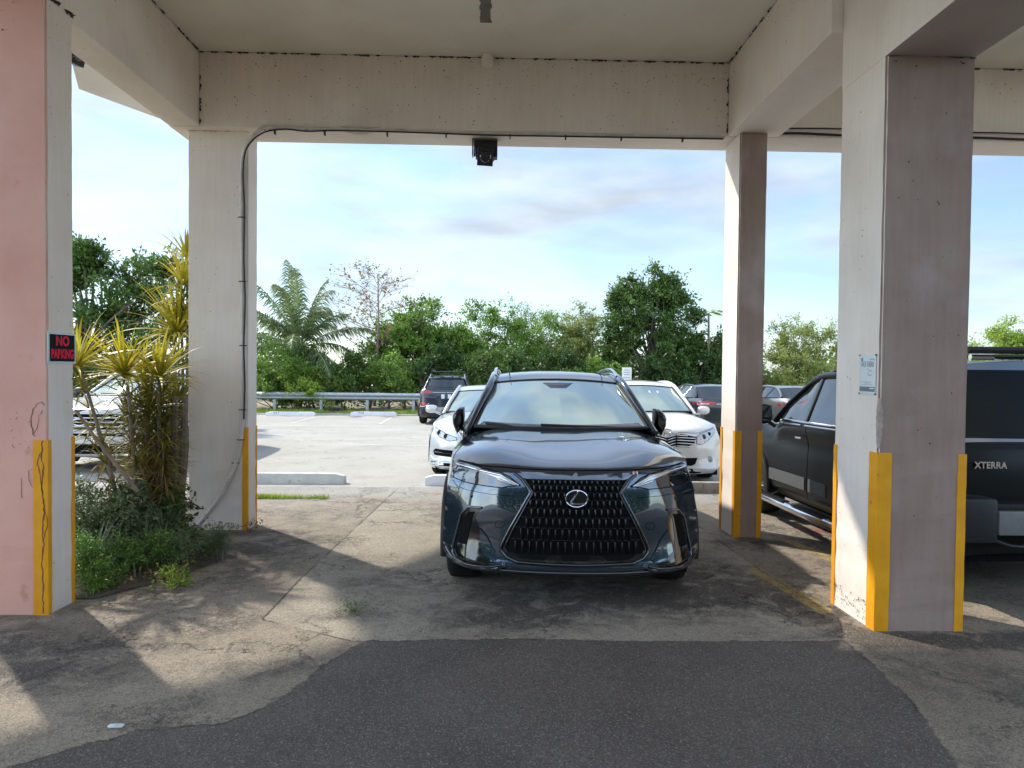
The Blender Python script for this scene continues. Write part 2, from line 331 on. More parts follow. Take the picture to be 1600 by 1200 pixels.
def floor_material():
    m = bpy.data.materials.new('bay_asphalt'); m.use_nodes = True; t = m.node_tree; b = t.nodes['Principled BSDF']
    N = lambda ty: t.nodes.new(ty); L = t.links.new; co = N('ShaderNodeTexCoord'); P = co.outputs['Object']
    def noise(s, d=6, r=.6, dist=0):
        n = N('ShaderNodeTexNoise'); n.inputs['Scale'].default_value = s; n.inputs['Detail'].default_value = d; n.inputs['Roughness'].default_value = r; n.inputs['Distortion'].default_value = dist; L(P, n.inputs[0]); return n.outputs[0]
    def mr(x, a, bb, c=0., d=1.):
        n = N('ShaderNodeMapRange'); L(x, n.inputs[0])
        for i, v in enumerate((a, bb, c, d)): n.inputs[i+1].default_value = v
        return n.outputs[0]
    def ma(op, x, y, z=None):
        n = N('ShaderNodeMath'); n.operation = op
        for i, v in enumerate((x, y, z)):
            if v is None: continue
            if isinstance(v, (int, float)): n.inputs[i].default_value = v
            else: L(v, n.inputs[i])
        return n.outputs[0]
    def mix(f, a, bb):
        n = N('ShaderNodeMixRGB')
        if isinstance(f, float): n.inputs[0].default_value = f
        else: L(f, n.inputs[0])
        for i, x in ((1, a), (2, bb)):
            if isinstance(x, tuple): n.inputs[i].default_value = (*x, 1)
            else: L(x, n.inputs[i])
        return n.outputs[0]
    def attr(nm):
        n = N('ShaderNodeAttribute'); n.attribute_name = nm; return n.outputs['Fac']
    rag = ma('MULTIPLY', ma('SUBTRACT', noise(14, 6, .7), .5), .09)
    fresh = mr(ma('ADD', attr('fresh'), rag), -.010, .012); apron = mr(ma('ADD', attr('apron'), ma('MULTIPLY', rag, .5)), -.012, .012)
    base = mix(mr(noise(1.1, 6, .65), .35, .65), (.30, .245, .18), (.42, .35, .26))
    base = mix(mr(noise(3.7, 8, .72), .5, .68, 0, .8), base, (.17, .14, .11))
    apr = mix(mr(noise(1.3, 6, .6), .35, .65), (.37, .315, .24), (.48, .415, .32)); apr = mix(mr(noise(5.5, 7, .7), .55, .7, 0, .6), apr, (.24, .205, .16))
    c = mix(apron, base, apr)
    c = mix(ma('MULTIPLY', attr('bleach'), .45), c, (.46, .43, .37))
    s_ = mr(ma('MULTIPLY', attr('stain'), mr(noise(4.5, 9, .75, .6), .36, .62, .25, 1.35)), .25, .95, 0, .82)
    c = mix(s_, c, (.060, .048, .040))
    fr = mix(mr(noise(2.2, 6, .6), .3, .7), (.115, .094, .078), (.165, .136, .113)); fr = mix(mr(noise(.8, 5), .5, .7, 0, .35), fr, (.19, .160, .135))
    c = mix(fresh, c, fr)
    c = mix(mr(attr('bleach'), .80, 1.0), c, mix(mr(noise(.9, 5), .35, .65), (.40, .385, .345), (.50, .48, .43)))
    c = mix(ma('MULTIPLY', mr(ma('ADD', attr('yellow'), ma('MULTIPLY', rag, .4)), -.01, .012), mr(noise(13, 7, .75), .38, .60, .45, .95)), c, (.55, .40, .12))
    c = mix(ma('MULTIPLY', mr(ma('ADD', attr('red'), rag), -.02, .03), mr(noise(9, 7, .75), .40, .58, .1, .85)), c, (.42, .08, .08))
    c = mix(mr(ma('MULTIPLY', attr('rust'), mr(noise(11, 8, .7), .35, .65, .3, 1.2)), .2, .9, 0, .75), c, (.46, .22, .07))
    # aggregate at two sizes
    v = N('ShaderNodeTexVoronoi'); v.inputs['Scale'].default_value = 190; L(P, v.inputs[0]); g = N('ShaderNodeSeparateColor'); L(v.outputs['Color'], g.inputs[0])
    c = mix(mr(g.outputs[0], .2, 1, 0, .5), c, (.03, .026, .023)); c = mix(mr(g.outputs[1], .82, 1, 0, .40), c, (.52, .47, .41))
    c = mix(mr(noise(46, 5, .7), .55, .68, 0, .55), c, (.05, .042, .036))
    # cracks, none in the fresh patch
    dn = N('ShaderNodeTexNoise'); dn.inputs['Scale'].default_value = 2.1; dn.inputs['Detail'].default_value = 9; dn.inputs['Roughness'].default_value = .7; L(P, dn.inputs[0])
    ad = N('ShaderNodeVectorMath'); ad.operation = 'MULTIPLY_ADD'; L(dn.outputs['Color'], ad.inputs[0]); ad.inputs[1].default_value = (1.3, 1.3, 1.3); L(P, ad.inputs[2])
    cr_ = []
    for sc_, w, a0, a1, ns in ((.8, .010, .42, .58, .7), (3.2, .022, .50, .62, .5), (8., .04, .56, .64, .9)):
        cv = N('ShaderNodeTexVoronoi'); cv.feature = 'DISTANCE_TO_EDGE'; cv.inputs['Scale'].default_value = sc_; L(ad.outputs[0], cv.inputs[0])
        cr_.append(ma('MULTIPLY', mr(cv.outputs[0], 0, w, 1, 0), mr(noise(ns, 4), a0, a1, 0, .85)))
    ck = ma('MAXIMUM', ma('MAXIMUM', cr_[0], cr_[1]), cr_[2]); ck = ma('MULTIPLY', ck, ma('SUBTRACT', 1., fresh))
    seam = ma('MULTIPLY', mr(ma('ABSOLUTE', ma('ADD', attr('fresh'), rag), 0), 0, .010, 1, 0), mr(noise(2.5, 3), .42, .55, 0, .75))
    seam2 = ma('MULTIPLY', mr(ma('ABSOLUTE', ma('ADD', attr('apron'), ma('MULTIPLY', rag, .5)), 0), 0, .012, 1, 0), ma('MULTIPLY', mr(noise(1.5, 3), .40, .52, 0, .8), ma('SUBTRACT', 1., fresh)))
    ck = ma('MAXIMUM', ck, ma('MAXIMUM', seam, seam2))
    ck = ma('MAXIMUM', ck, ma('MULTIPLY', mr(ma('ADD', attr('joint'), ma('MULTIPLY', rag, .3)), .004, .016, 1, 0), .8))
    c = mix(ck, c, (.028, .023, .019)); L(c, b.inputs['Base Color']); b.inputs['Roughness'].default_value = .86; b.inputs['Specular IOR Level'].default_value = .35
    h = ma('MULTIPLY_ADD', g.outputs[0], .45, ma('MULTIPLY_ADD', noise(38, 7, .8), 1.1, ma('MULTIPLY', noise(5, 5), 2.2)))
    h = ma('SUBTRACT', ma('ADD', h, ma('MULTIPLY', fresh, 1.0)), ma('MULTIPLY', ck, 1.6))
    bp = N('ShaderNodeBump'); bp.inputs['Strength'].default_value = .85; bp.inputs['Distance'].default_value = .011
    L(h, bp.inputs['Height']); L(bp.outputs[0], b.inputs['Normal']); return m
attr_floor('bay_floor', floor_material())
M_wl = mat('worn_white_line', (.62, .62, .58), (.48, .46, .42), 9, rough=.8)
sheet('white_bay_line', [(-3.4, 15.2), (-1.2, 15.0), (-1.2, 15.1), (-3.4, 15.3)], M_wl, .004, .01, .3)
sheet('white_bay_line', [(-10.5, 20.5), (-2.6, 21.1), (-2.6, 21.25), (-10.5, 20.65)], M_wl, .004, .01, .3)
for i in range(3): sheet('white_bay_line', [(-9.6+2.9*i, 22.0), (-9.52+2.9*i, 22.0), (-9.75+2.9*i, 26.2), (-9.83+2.9*i, 26.2)], M_wl, .006, .012, .2)
# planting bed soil, slightly mounded
G = []
for i in range(15):
    row = []
    for k in range(15):
        u, v = i/14, k/14; y = 4.52+u*3.4; x = -6.6+v*(6.6+float(np.interp(y, [4.5, 5.0, 5.5, 6.0, 6.4, 7.9], [-2.68, -2.35, -2.2, -2.4, -2.85, -3.4]))); e = min(u, 1-u, 1-v)*8
        row.append((x, y, gz(y)+.012+.05*min(1, e)+random.uniform(0, .02)*min(1, e)))
    G.append(row)
o = MB().grid(G, flip=True).build('planting_bed', M_soil, smooth=True, normals=True); o['kind'] = 'structure'

# ------------------------------------------------------------ the building on columns
garage = empty('parking_garage', (0, 6.6, 0), label='concrete building on square columns with salmon, white and yellow paint over the covered parking bays', cat='building')
def gp(mb, name, m, **k):
    me_off = [(x, y-6.6, z) for x, y, z in mb.v]; mb.v = me_off; return mb.build(name, m, garage, **k)
def jag_box(mb, x0, x1, y0, y1, z0, z1): return mb.box(x0, x1, y0, y1, z0, z1)
gp(MB().box(-3.118, 7.6, .5, 6.90, 4.48, 4.75), 'ceiling_slab', M_ceil)
gp(MB().box(-3.12, 7.6, 6.50, 6.915, 3.77, 4.478), 'beam', M_wall, bevel=.012)
gp(MB().box(-3.115, -2.83, .5, 6.497, 3.772, 4.477), 'beam', M_wall, bevel=.012)
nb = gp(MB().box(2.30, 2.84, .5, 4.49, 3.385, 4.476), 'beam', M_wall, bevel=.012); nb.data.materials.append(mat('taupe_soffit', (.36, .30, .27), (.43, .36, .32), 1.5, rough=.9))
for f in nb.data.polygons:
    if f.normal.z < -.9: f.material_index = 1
gp(MB().box(2.225, 2.72, 4.493, 6.497, 3.773, 4.475), 'beam', M_wall, bevel=.012)
# upper balcony slab projecting past the left beam
mbp = MB(); cz = 5.1
poly = [(-3.125, .5), (-3.125, 9.3), (-4.6, 10.6), (-4.947, 9.972), (-5.477, 8.994), (-5.05, 8.15), (-6.15, 7.27), (-6.45, 6.9), (-8.5, 3.6), (-8.9, 2.2), (-8.9, .5)]
mbp.add([(x, y, z) for z in (cz, cz+.25) for x, y in poly], [tuple(range(11))[::-1], tuple(range(11, 22))]+[(i, (i+1) % 11, 11+(i+1) % 11, 11+i) for i in range(11)])
gp(mbp, 'balcony_slab', M_ceil, normals=True)
gp(MB().box(-3.114, 7.6, .5, 6.91, 4.753, 6.4), 'upper_wall', M_wall)

def column(x0, x1, y0, y1, ztop, stripes, zs, faces=None, m=None, w=.075):
    # stripes: (corner x, corner y, width on the y-facing side, width on the x-facing side)
    zb = gz(y0)-.05; mb = MB().box(x0, x1, y0, y1, zb, ztop)
    b = bmesh.new(); me = mb.mesh('column'); b.from_mesh(me)
    es = [e for e in b.edges if abs((e.verts[0].co-e.verts[1].co).z) > 1]
    bmesh.ops.bevel(b, geom=es, offset=.012, segments=2, affect='EDGES')
    for k in range(1, 40):
        bmesh.ops.bisect_plane(b, geom=b.verts[:]+b.edges[:]+b.faces[:], plane_co=(0, 0, zb+(ztop-zb)*k/40), plane_no=(0, 0, 1))
    for v in b.verts:                    # chipped, hand-trowelled edges
        ex = min(abs(v.co.x-x0), abs(v.co.x-x1)); ey = min(abs(v.co.y-y0), abs(v.co.y-y1))
        if ex < .02 and ey < .02 and v.co.z < ztop-.05:
            j = .0022 if v.co.z > .95 else .006
            v.co.x += random.uniform(-j, j*.3)*(1 if v.co.x > (x0+x1)/2 else -1); v.co.y += random.uniform(-j, j*.3)*(1 if v.co.y > (y0+y1)/2 else -1)
        v.co.y -= 6.6
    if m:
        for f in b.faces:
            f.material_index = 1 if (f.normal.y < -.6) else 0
    b.to_mesh(me); b.free()
    col = link('column', me, [M_wall]+([m] if m else []), garage)
    s = .004
    for (cx, cy, wf, wsd) in stripes:             # painted corner bands, one L per corner
        sx = -1 if cx == 0 else 1; sy = -1 if cy == 0 else 1
        X = x0 if cx == 0 else x1; Y = y0 if cy == 0 else y1
        zlo = gz(Y)-.04; zh = zs+random.uniform(-.004, .004); a = [(X+sx*s, Y+sy*s), (X-sx*wf, Y+sy*s), (X+sx*s, Y-sy*wsd)]
        p = []; n = 24
        for k in range(n+1):
            z = zlo+(zh-zlo)*k/n; j = lambda q=.0015: random.uniform(-q, q)
            c1, c2 = j(.0008), j(.0008)
            p.append([(a[1][0]+j(), a[1][1]-6.6, z), (X-sx*.014, Y+sy*s-6.6, z), (X+sx*(s-.002+c1), Y+sy*(s-.002+c1)-6.6, z), (X+sx*s, Y-sy*.014-6.6, z), (a[2][0], a[2][1]+j()-6.6, z)])
        # inner skin so the band has thickness
        q = [[(r_[0][0], r_[0][1]-sy*s*1.5, r_[0][2]), r_[0], r_[1], r_[2], r_[3], r_[4], (r_[4][0]-sx*s*1.5, r_[4][1], r_[4][2])] for r_ in p]
        tp = [(x, y-0, z) for x, y, z in q[-1]]
        q.append([(x-sx*s*1.5, y-sy*s*1.5, z) for x, y, z in tp])
        MB().grid(q, flip=(sx*sy > 0)).build('corner_stripe', M_yel, col, normals=False)
    return col
c1 = column(-3.25, -2.77, 4.225, 4.49, 3.771, [(1, 0, .088, .03), (1, 1, .03, .032)], 1.03, m=M_pink)
c2 = column(-2.985, -2.41, 6.60, 6.86, 3.769, [(1, 0, .05, .022), (1, 1, .03, .03)], .905)
M_taupe = mat('taupe_front', (.29, .205, .165), (.37, .275, .225), 1.5, streak=.05, rough=.85, spec=.2, bump=.4, bscale=30, bdist=.006, spots=[((.55, .5, .48), 2.2, .56, .75, .35)])  # darker taupe, only on the camera-facing sides of the right columns
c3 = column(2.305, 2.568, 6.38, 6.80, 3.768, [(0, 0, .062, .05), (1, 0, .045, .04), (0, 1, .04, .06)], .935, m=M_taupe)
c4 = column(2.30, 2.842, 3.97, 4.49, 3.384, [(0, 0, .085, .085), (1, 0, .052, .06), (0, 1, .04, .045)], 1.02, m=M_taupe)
# mould along the ceiling joints: ragged thin crusts
def mould(p0, p1, n0, n1, seed, dens=1., amax=.022):
    rnd = random.Random(seed); p0, p1 = Vector(p0), Vector(p1); d = p1-p0; Lg = d.length; d.normalize(); n0, n1 = Vector(n0), Vector(n1)
    mb = MB(); t = 0
    while t < Lg:
        l = rnd.uniform(.02, .16); gap = rnd.uniform(0, .07)/dens
        if rnd.random() < .85:
            k = max(2, int(l/.012)); A = []; B = []; D = []
            for i in range(k+1):
                c = p0+d*min(Lg, t+l*i/k); e = .25 if i in (0, k) else 1
                A.append(c+n0*rnd.uniform(.3, 1)*amax*e+n1*.004); B.append(c+n1*.004+n0*.004); D.append(c+n1*rnd.uniform(.2, .8)*amax*e+n0*.004)
            mb.grid([A, B, D])
        t += l+gap
    for _ in range(int(Lg*22*dens)):      # loose specks beside the joint
        c = p0+d*rnd.uniform(0, Lg)+n0*(abs(rnd.gauss(0, .16))+.01)+n1*.0035; r = rnd.uniform(.002, .006); u = n0; w = d
        mb.add([c+u*r*math.cos(a)*rnd.uniform(.6, 1.3)+w*r*math.sin(a) for a in (0, 1.05, 2.1, 3.14, 4.2, 5.2)], [(0, 1, 2, 3, 4, 5)])
    o = gp(mb, 'mould_line', M_mould); o['kind'] = 'stuff'; return o
X, Y, Z = (1, 0, 0), (0, 1, 0), (0, 0, 1)
mould((-2.83, 6.5, 4.48), (2.225, 6.5, 4.48), (0, 0, -1), (0, -1, 0), 1)
mould((-2.83, 2.5, 4.48), (-2.83, 6.5, 4.48), (0, 0, -1), (1, 0, 0), 2)
mould((2.225, 4.6, 4.48), (2.225, 6.5, 4.48), (0, 0, -1), (-1, 0, 0), 3)
mould((-2.83, 6.5, 3.8), (-2.83, 6.5, 4.48), (1, 0, 0), (0, -1, 0), 4)
mould((2.225, 6.5, 3.8), (2.225, 6.5, 4.48), (-1, 0, 0), (0, -1, 0), 5)
mould((-2.77, 4.225, 3.771), (-2.77, 4.49, 3.771), (0, 0, -1), (1, 0, 0), 6, 1.2, .03)
mould((2.30, 3.97, 3.384), (2.84, 3.97, 3.384), (0, 0, -1), (0, -1, 0), 7, 1.2, .012)
mould((2.84, 6.5, 4.48), (6, 6.5, 4.48), (0, 0, -1), (0, -1, 0), 8)
mould((-2.98, 6.6, 3.769), (-2.5, 6.6, 3.769), (0, 0, -1), (0, -1, 0), 9, .6, .01)
mould((-3.22, 4.225, 3.771), (-2.78, 4.225, 3.771), (0, 0, -1), (0, -1, 0), 10, 1., .02)
# ------------------------------------------------------------ vehicles
def paint(name, c, metal=.0, rough=.35, coat=1.0, c2=None, cior=1.5):
    m = mat(name, c, c2, 900, rough=rough, metal=metal, spec=.5, coat=coat)
    m.node_tree.nodes['Principled BSDF'].inputs['Coat IOR'].default_value = cior
    return m
M_glass = mat('vehicle_glass', (.012, .016, .016), rough=.03, spec=.7, ior=1.6, coat=.3)
M_wglass = mat('windshield_glass', (.52, .64, .59), rough=.04, metal=.8, spec=1.0, coat=.6)
M_black = mat('black_plastic', (.012, .012, .013), (.02, .02, .02), 60, rough=.5, spec=.4)
M_gloss = mat('gloss_black', (.006, .006, .007), rough=.12, spec=.5, coat=.6)
M_tyre = mat('tyre_rubber', (.015, .015, .015), (.03, .03, .028), 20, rough=.85, spec=.25, bump=.2)
M_rim = mat('alloy_wheel', (.32, .33, .34), rough=.3, metal=.9)
M_chrome = mat('chrome', (.72, .72, .74), rough=.12, metal=1.)
M_dchrome = mat('dark_chrome', (.13, .14, .15), rough=.18, metal=1.)
M_lens = mat('headlamp_lens', (.30, .32, .34), (.62, .64, .66), 30, rough=.08, spec=.8, coat=1.)
M_dlens = mat('smoked_lens', (.01, .012, .016), rough=.05, spec=.8, coat=1.)
M_red = mat('tail_lamp_red', (.42, .012, .015), (.2, .008, .01), 40, rough=.12, coat=1.)
M_under = mat('underbody', (.008, .008, .008), rough=.95, spec=.1)
M_plate = mat('number_plate', (.62, .64, .66), (.5, .54, .6), 40, rough=.5)
M_drl = mat('lamp_strip', (.93, .94, .96), (.82, .83, .85), 60, rough=.22, metal=.1, coat=.8)

def pw(x, xs, ys): return float(np.interp(x, xs, ys))

class Car:
    """Shell built from smooth control nets. Local axes: x sideways, y back from the nose, z up."""
    def __init__(s, P, root, body, glass_side=None, glass_front=None):
        s.P = P; s.root = root; s.body = body
        hw, Lg = P['hw'], P['L']; sx = hw/.93
        zb = P['z']                                   # heights: [sill, lip, mid, hoodlip, cowl]
        Z = lambda z: pw(z, [.2, .26, .6, .915, 1.095], zb)
        ny = P.get('nose', 1.); cow = P['cowl']/1.2
        Yh = lambda y: (y*ny if y < .45 else .45*ny+(y-.45)*((P['cowl']-.45*ny)/(.75)) if y < 1.2 else P['cowl']+(y-1.2))
        hood = [
         [(0, 1.20, 1.095), (.2, 1.21, 1.095), (.4, 1.24, 1.095), (.58, 1.29, 1.088), (.72, 1.35, 1.065), (.83, 1.40, 1.03)],
         [(0, .92, 1.062), (.2, .92, 1.063), (.4, .93, 1.072), (.58, .95, 1.070), (.74, 1.02, 1.035), (.872, 1.10, .995)],
         [(0, .64, 1.024), (.2, .64, 1.026), (.4, .65, 1.042), (.58, .67, 1.045), (.745, .76, 1.02), (.888, .86, .972)],
         [(0, .36, .985), (.2, .37, .987), (.4, .39, 1.002), (.57, .42, 1.008), (.74, .52, .992), (.888, .66, .955)],
         [(0, .16, .950), (.2, .17, .951), (.4, .20, .958), (.56, .26, .960), (.725, .37, .95), (.868, .54, .928)],
         [(0, .06, .915), (.2, .065, .915), (.4, .095, .914), (.555, .16, .912), (.71, .27, .905), (.853, .44, .885)],
         [(0, .03, .86), (.2, .035, .858), (.4, .07, .852), (.56, .135, .845), (.715, .25, .835), (.875, .43, .82)],
         [(0, .01, .75), (.2, .015, .75), (.4, .05, .75), (.57, .12, .75), (.73, .23, .745), (.898, .425, .745)],
         [(0, .0, .6), (.2, .003, .6), (.4, .035, .6), (.57, .105, .6), (.74, .21, .6), (.912, .42, .6)],
         [(0, .0, .45), (.2, .005, .45), (.4, .04, .45), (.57, .11, .45), (.74, .205, .45), (.922, .42, .45)],
         [(0, .0, .34), (.2, .005, .34), (.4, .04, .34), (.58, .10, .34), (.75, .19, .34), (.925, .41, .34)],
         [(0, -.005, .26), (.2, .0, .26), (.4, .03, .26), (.585, .09, .26), (.755, .18, .262), (.915, .41, .265)],
         [(0, .06, .2), (.2, .065, .2), (.4, .09, .2), (.58, .15, .2), (.74, .24, .2), (.88, .42, .2)]]
        if 'front' in P: hood = P['front'](hood)
        s.A = np.array([[(x*sx, Yh(y), Z(z)) for x, y, z in r] for r in hood])
        fw, rw = P['fw'], P['rw']
        # side: 8 rows (shoulder..sill under), columns along y
        belt = P['belt']                              # list (y, x, z) behind the cowl
        cols = [(tuple(s.A[k][5])) for k in range(5, -1, -1)]
        top = [(c[1], c[0], c[2]) for c in cols]+[(y, x, z) for y, x, z in belt]
        zrows = [Z(v) for v in (0, .82, .745, .6, .45, .34, .265, .2)]
        net = [[] for _ in range(8)]
        for j, (y, x, z) in enumerate(top):
            if j == 0:
                for k in range(8): net[k].append(tuple(s.A[5+k][5]))
                continue
            te = (y-Lg)/.5
            wmax = hw-.02*(1-math.exp(-((y-fw)/.45)**2)-math.exp(-((y-rw)/.45)**2))
            if y > rw+.3: wmax -= .09*((y-rw-.3)/(Lg-rw-.3))**1.5*P.get('rtaper', 1)
            net[0].append((x, y, z))
            gap = z-Z(.45)
            zz = [z, z-gap*.13, z-gap*.33, z-gap*.62, Z(.45), Z(.34), Z(.265), Z(.2)]
            xx = [x, max(x+.012, wmax-.035), wmax-.012, wmax-.004, wmax, wmax-.004, wmax-.02, wmax-.07]
            for k in range(1, 8): net[k].append((xx[k], y, zz[k]))
        s.B = np.array(net)
        # rear: last side column turns the corner to the centre line
        rr = P['rear']                                # rows: (z, y) at the centre, aligned with side rows, top first
        last = [r[-1] for r in net]
        R = []
        for k, (zc, yc) in enumerate(rr):
            xs, y0, z0 = last[k]; row = [tuple(last[k])]
            for fx, ft in ((.93, .5), (.8, .8), (.55, .95), (.28, .99), (0, 1.)):
                row.append((xs*fx, y0+(yc-y0)*ft, z0+(zc-z0)*ft))
            R.append(row)
        s.R = np.array(R)
        # roof
        rf = P['roof']                                # rows: (ycentre, zcentre, yedge, xedge, zedge)
        s.roof = np.array([[(xe*f, yc+(ye-yc)*f**2, zc+(ze-zc)*f**2.4) for f in (0, .3, .6, .85, 1.)] for yc, zc, ye, xe, ze in rf])
        s.P = P
        s.fine = {'A': patch(s.A, 6), 'B': patch(s.B, 5), 'R': patch(s.R, 4), 'roof': patch(s.roof, 5)}
        if P.get('deck'):                             # boot lid / tray behind the rear window
            s.fine['deck'] = patch(np.array([[(x*f, y0+(y1-y0)*f*f, z) for f in (0, .4, .75, 1)] for x, y0, y1, z in P['deck']]), 4)
        # windshield
        b0 = hood[0]; w = P['ws']                     # (xbot,ybotc,ybote,zbot, xtop,ytopc,ytope,ztopc,ztope)
        xb, ybc, ybe, zbb, xt, ytc, yte, ztc, zte = w
        rows = []
        for t in (0, .33, .66, 1.):
            sag = .010*math.sin(math.pi*t)
            rows.append([((xb+(xt-xb)*t)*f, (ybc+(ytc-ybc)*t)+((ybe-ybc)+((yte-ytc)-(ybe-ybc))*t)*f**2-sag, zbb+(ztc-zbb)*t+(zte-ztc)*t*f**2+sag*.6) for f in (0, .35, .7, 1.)])
        s.fine['ws'] = patch(np.array(rows), 5)
        # rear window
        if P.get('rw_glass'):
            xb, ybc, ybe, zbb, xt, ytc, yte, ztc, zte = P['rw_glass']; rows = []
            for t in (0, .5, 1.):
                rows.append([((xb+(xt-xb)*t)*f, (ybc+(ytc-ybc)*t)+((ybe-ybc)+((yte-ytc)-(ybe-ybc))*t)*f**2, zbb+(ztc-zbb)*t+(zte-ztc)*t*f**2) for f in (0, .35, .7, 1.)])
            s.fine['rg'] = patch(np.array(rows), 5)
        # side glass / pillars: curve along the roof edge down both ends
        fr = P['frame']                               # points (y,x,z) front base -> roof -> rear base
        s.frame = catmull([(x, y, z) for y, x, z in fr], np.linspace(0, len(fr)-1, 60))
        bl = catmull([(x, y, z) for y, x, z in [(t_[0], t_[1], t_[2]) for t_ in top]], np.linspace(0, len(top)-1, 240))
        sg = []
        for p in s.frame:
            k = np.argmin(abs(bl[:, 1]-min(max(p[1], s.frame[0][1]), s.frame[-1][1]))); q = bl[k]
            sg.append([(p[0]+(q[0]-p[0])*t+.012*math.sin(math.pi*t)*0, p[1]+(q[1]-p[1])*t, p[2]+(q[2]-p[2])*t) for t in np.linspace(0, 1, 6)])
        s.fine['sg'] = np.array(sg)
        s.bl = bl
        vs = []; fs = []
        for k in ('A', 'B', 'R', 'roof', 'ws', 'rg', 'sg', 'deck'):
            if k not in s.fine: continue
            G = s.fine[k]
            for sgn in (1, -1):
                n = len(vs); a, b_ = G.shape[:2]
                vs += [(sgn*p[0], p[1], p[2]) for row in G for p in row]
                fs += [(n+i*b_+j, n+i*b_+j+1, n+(i+1)*b_+j+1, n+(i+1)*b_+j) for i in range(a-1) for j in range(b_-1)]
        s.bvh = BVHTree.FromPolygons(vs, fs)
    def both(s, mb, G, mi=0, flip=False):
        a, b_ = G.shape[:2]
        for sgn in (1, -1):
            mb.grid([[(sgn*p[0], p[1], p[2]) for p in row] for row in G], mi, flip=(sgn < 0) != flip)
        return mb
    def build_shell(s, wheels=True, rails=None, side_glass=True, pillar_r=.032, ws_mat=None, body2=None, spokes=10, tyre=(.36, .235), rim=None):
        P, root, body = s.P, s.root, s.body; mb = MB()
        fw, rw, hw = P['fw'], P['rw'], P['hw']
        for k in ('A', 'R', 'roof', 'deck'):
            if k in s.fine: s.both(mb, s.fine[k])
        G = s.fine['B']; zc = tyre[0]; rad = tyre[0]+.045
        for sgn in (1, -1):
            n = len(mb.v); a, b_ = G.shape[:2]; mb.v += [(sgn*p[0], p[1], p[2]) for row in G for p in row]
            for i in range(a-1):
                for j in range(b_-1):
                    cy, cz = (G[i, j]+G[i+1, j+1])[1:]/2
                    if min(math.hypot(cy-fw, cz-zc), math.hypot(cy-rw, cz-zc)) < rad: continue
                    f = (n+i*b_+j, n+i*b_+j+1, n+(i+1)*b_+j+1, n+(i+1)*b_+j); mb.f.append(f if sgn > 0 else f[::-1]); mb.m.append(0)
        b = bmesh.new(); me = mb.mesh('body'); b.from_mesh(me)
        bmesh.ops.remove_doubles(b, verts=b.verts, dist=.0008); bmesh.ops.recalc_face_normals(b, faces=b.faces); b.to_mesh(me); b.free()
        s.body_o = link('body', me, body, root, True, 50)
        MB().box(-hw+.12, hw-.12, .25, P['L']-.25, P['z'][0]-.03, P['z'][0]+.06).box(-hw+.26, hw-.26, .5, P['L']-.5, P['z'][0]+.06, P['z'][3]-.08).build('underbody', M_under, root)
        # wheel arches and wheels
        for y in (fw, rw):
            for sgn in (-1, 1):
                arc = [(sgn*(hw-.004), y+(rad+.012)*math.cos(a), zc+(rad+.012)*math.sin(a)) for a in np.linspace(-.25, math.pi+.25, 26)]
                arch = MB().tube(arc, .024, 8)
                L1 = [[(sgn*x_, y+(rad)*math.cos(a), zc+(rad)*math.sin(a)) for a in np.linspace(-.3, math.pi+.3, 22)] for x_ in (hw-.01, hw-.33)]
                arch.grid(L1, flip=(sgn < 0)); arch.build('wheel_arch', M_black, root, True)
                if wheels: s.wheel(sgn, y, tyre, spokes, rim)
        (s.both(MB(), s.fine['ws'], flip=True)).build('windshield', ws_mat or M_wglass, root, True, 60, normals=True)
        if 'rg' in s.fine: s.both(MB(), s.fine['rg']).build('rear_window', M_glass, root, True, 60, normals=True)
        for sgn in (1, -1):
            g_ = MB().grid([[(sgn*p[0], p[1], p[2]) for p in row] for row in s.fine['sg']]).build('side_window', M_glass, root, True, 60, normals=True)
            # frame: body coloured pillar and cant rail with black inner seal
            fr = [(sgn*(p[0]+.004), p[1], p[2]+.004) for p in s.frame]
            MB().tube(fr, pillar_r, 10).build('roof_pillar', body2 or body, root, True, 60)
            MB().tube([(sgn*(p[0]+.006), p[1], p[2]+.012) for p in s.bl if s.frame[0][1] < p[1] < s.frame[-1][1]], .011, 6).build('window_trim', P.get('trim', M_black), root, True)
            for yy in P.get('pillars', []):
                k = int(np.argmin(abs(s.frame[:, 1]-yy)-(s.frame[:, 2] > 1.2)*.5)); row = s.fine['sg'][k]
                MB().tube([(sgn*(p[0]+.006), p[1], p[2]) for p in row], .035, 8, flat=.3).build('door_pillar', M_gloss, root, True)
            e = [(sgn*(p[0]*1.0-.0), p[1]-.006, p[2]+.004) for p in s.fine['ws'][:, -1]]
            MB().tube(e, .009, 6).build('windshield_seal', M_black, root, True)
        MB().tube([(sg_*p[0], p[1]-.004, p[2]+.002) for sg_, arr in ((-1, s.fine['ws'][0][::-1]), (1, s.fine['ws'][0][1:])) for p in arr], .016, 6).build('cowl', M_black, root, True)
        MB().tube([(sg_*p[0], p[1]-.002, p[2]+.004) for sg_, arr in ((-1, s.fine['ws'][-1][::-1]), (1, s.fine['ws'][-1][1:])) for p in arr], .007, 6).build('roof_seal', M_black, root, True)
        if rails:
            y0, y1, xr, zr, rr, mr = rails
            for sgn in (1, -1):
                pts = []
                for t in np.linspace(0, 1, 18):
                    y = y0+(y1-y0)*t; k = np.argmin(abs(s.frame[:, 1]-y)-(s.frame[:, 2] > 1.2)*.4); p = s.frame[k]
                    lift = zr*min(1, 6*min(t, 1-t)); pts.append((sgn*(p[0]-.01+xr), y, p[2]+lift+.02))
                MB().tube(pts, rr, 8, flat=.9).build('roof_rail', mr, root, True, 60)
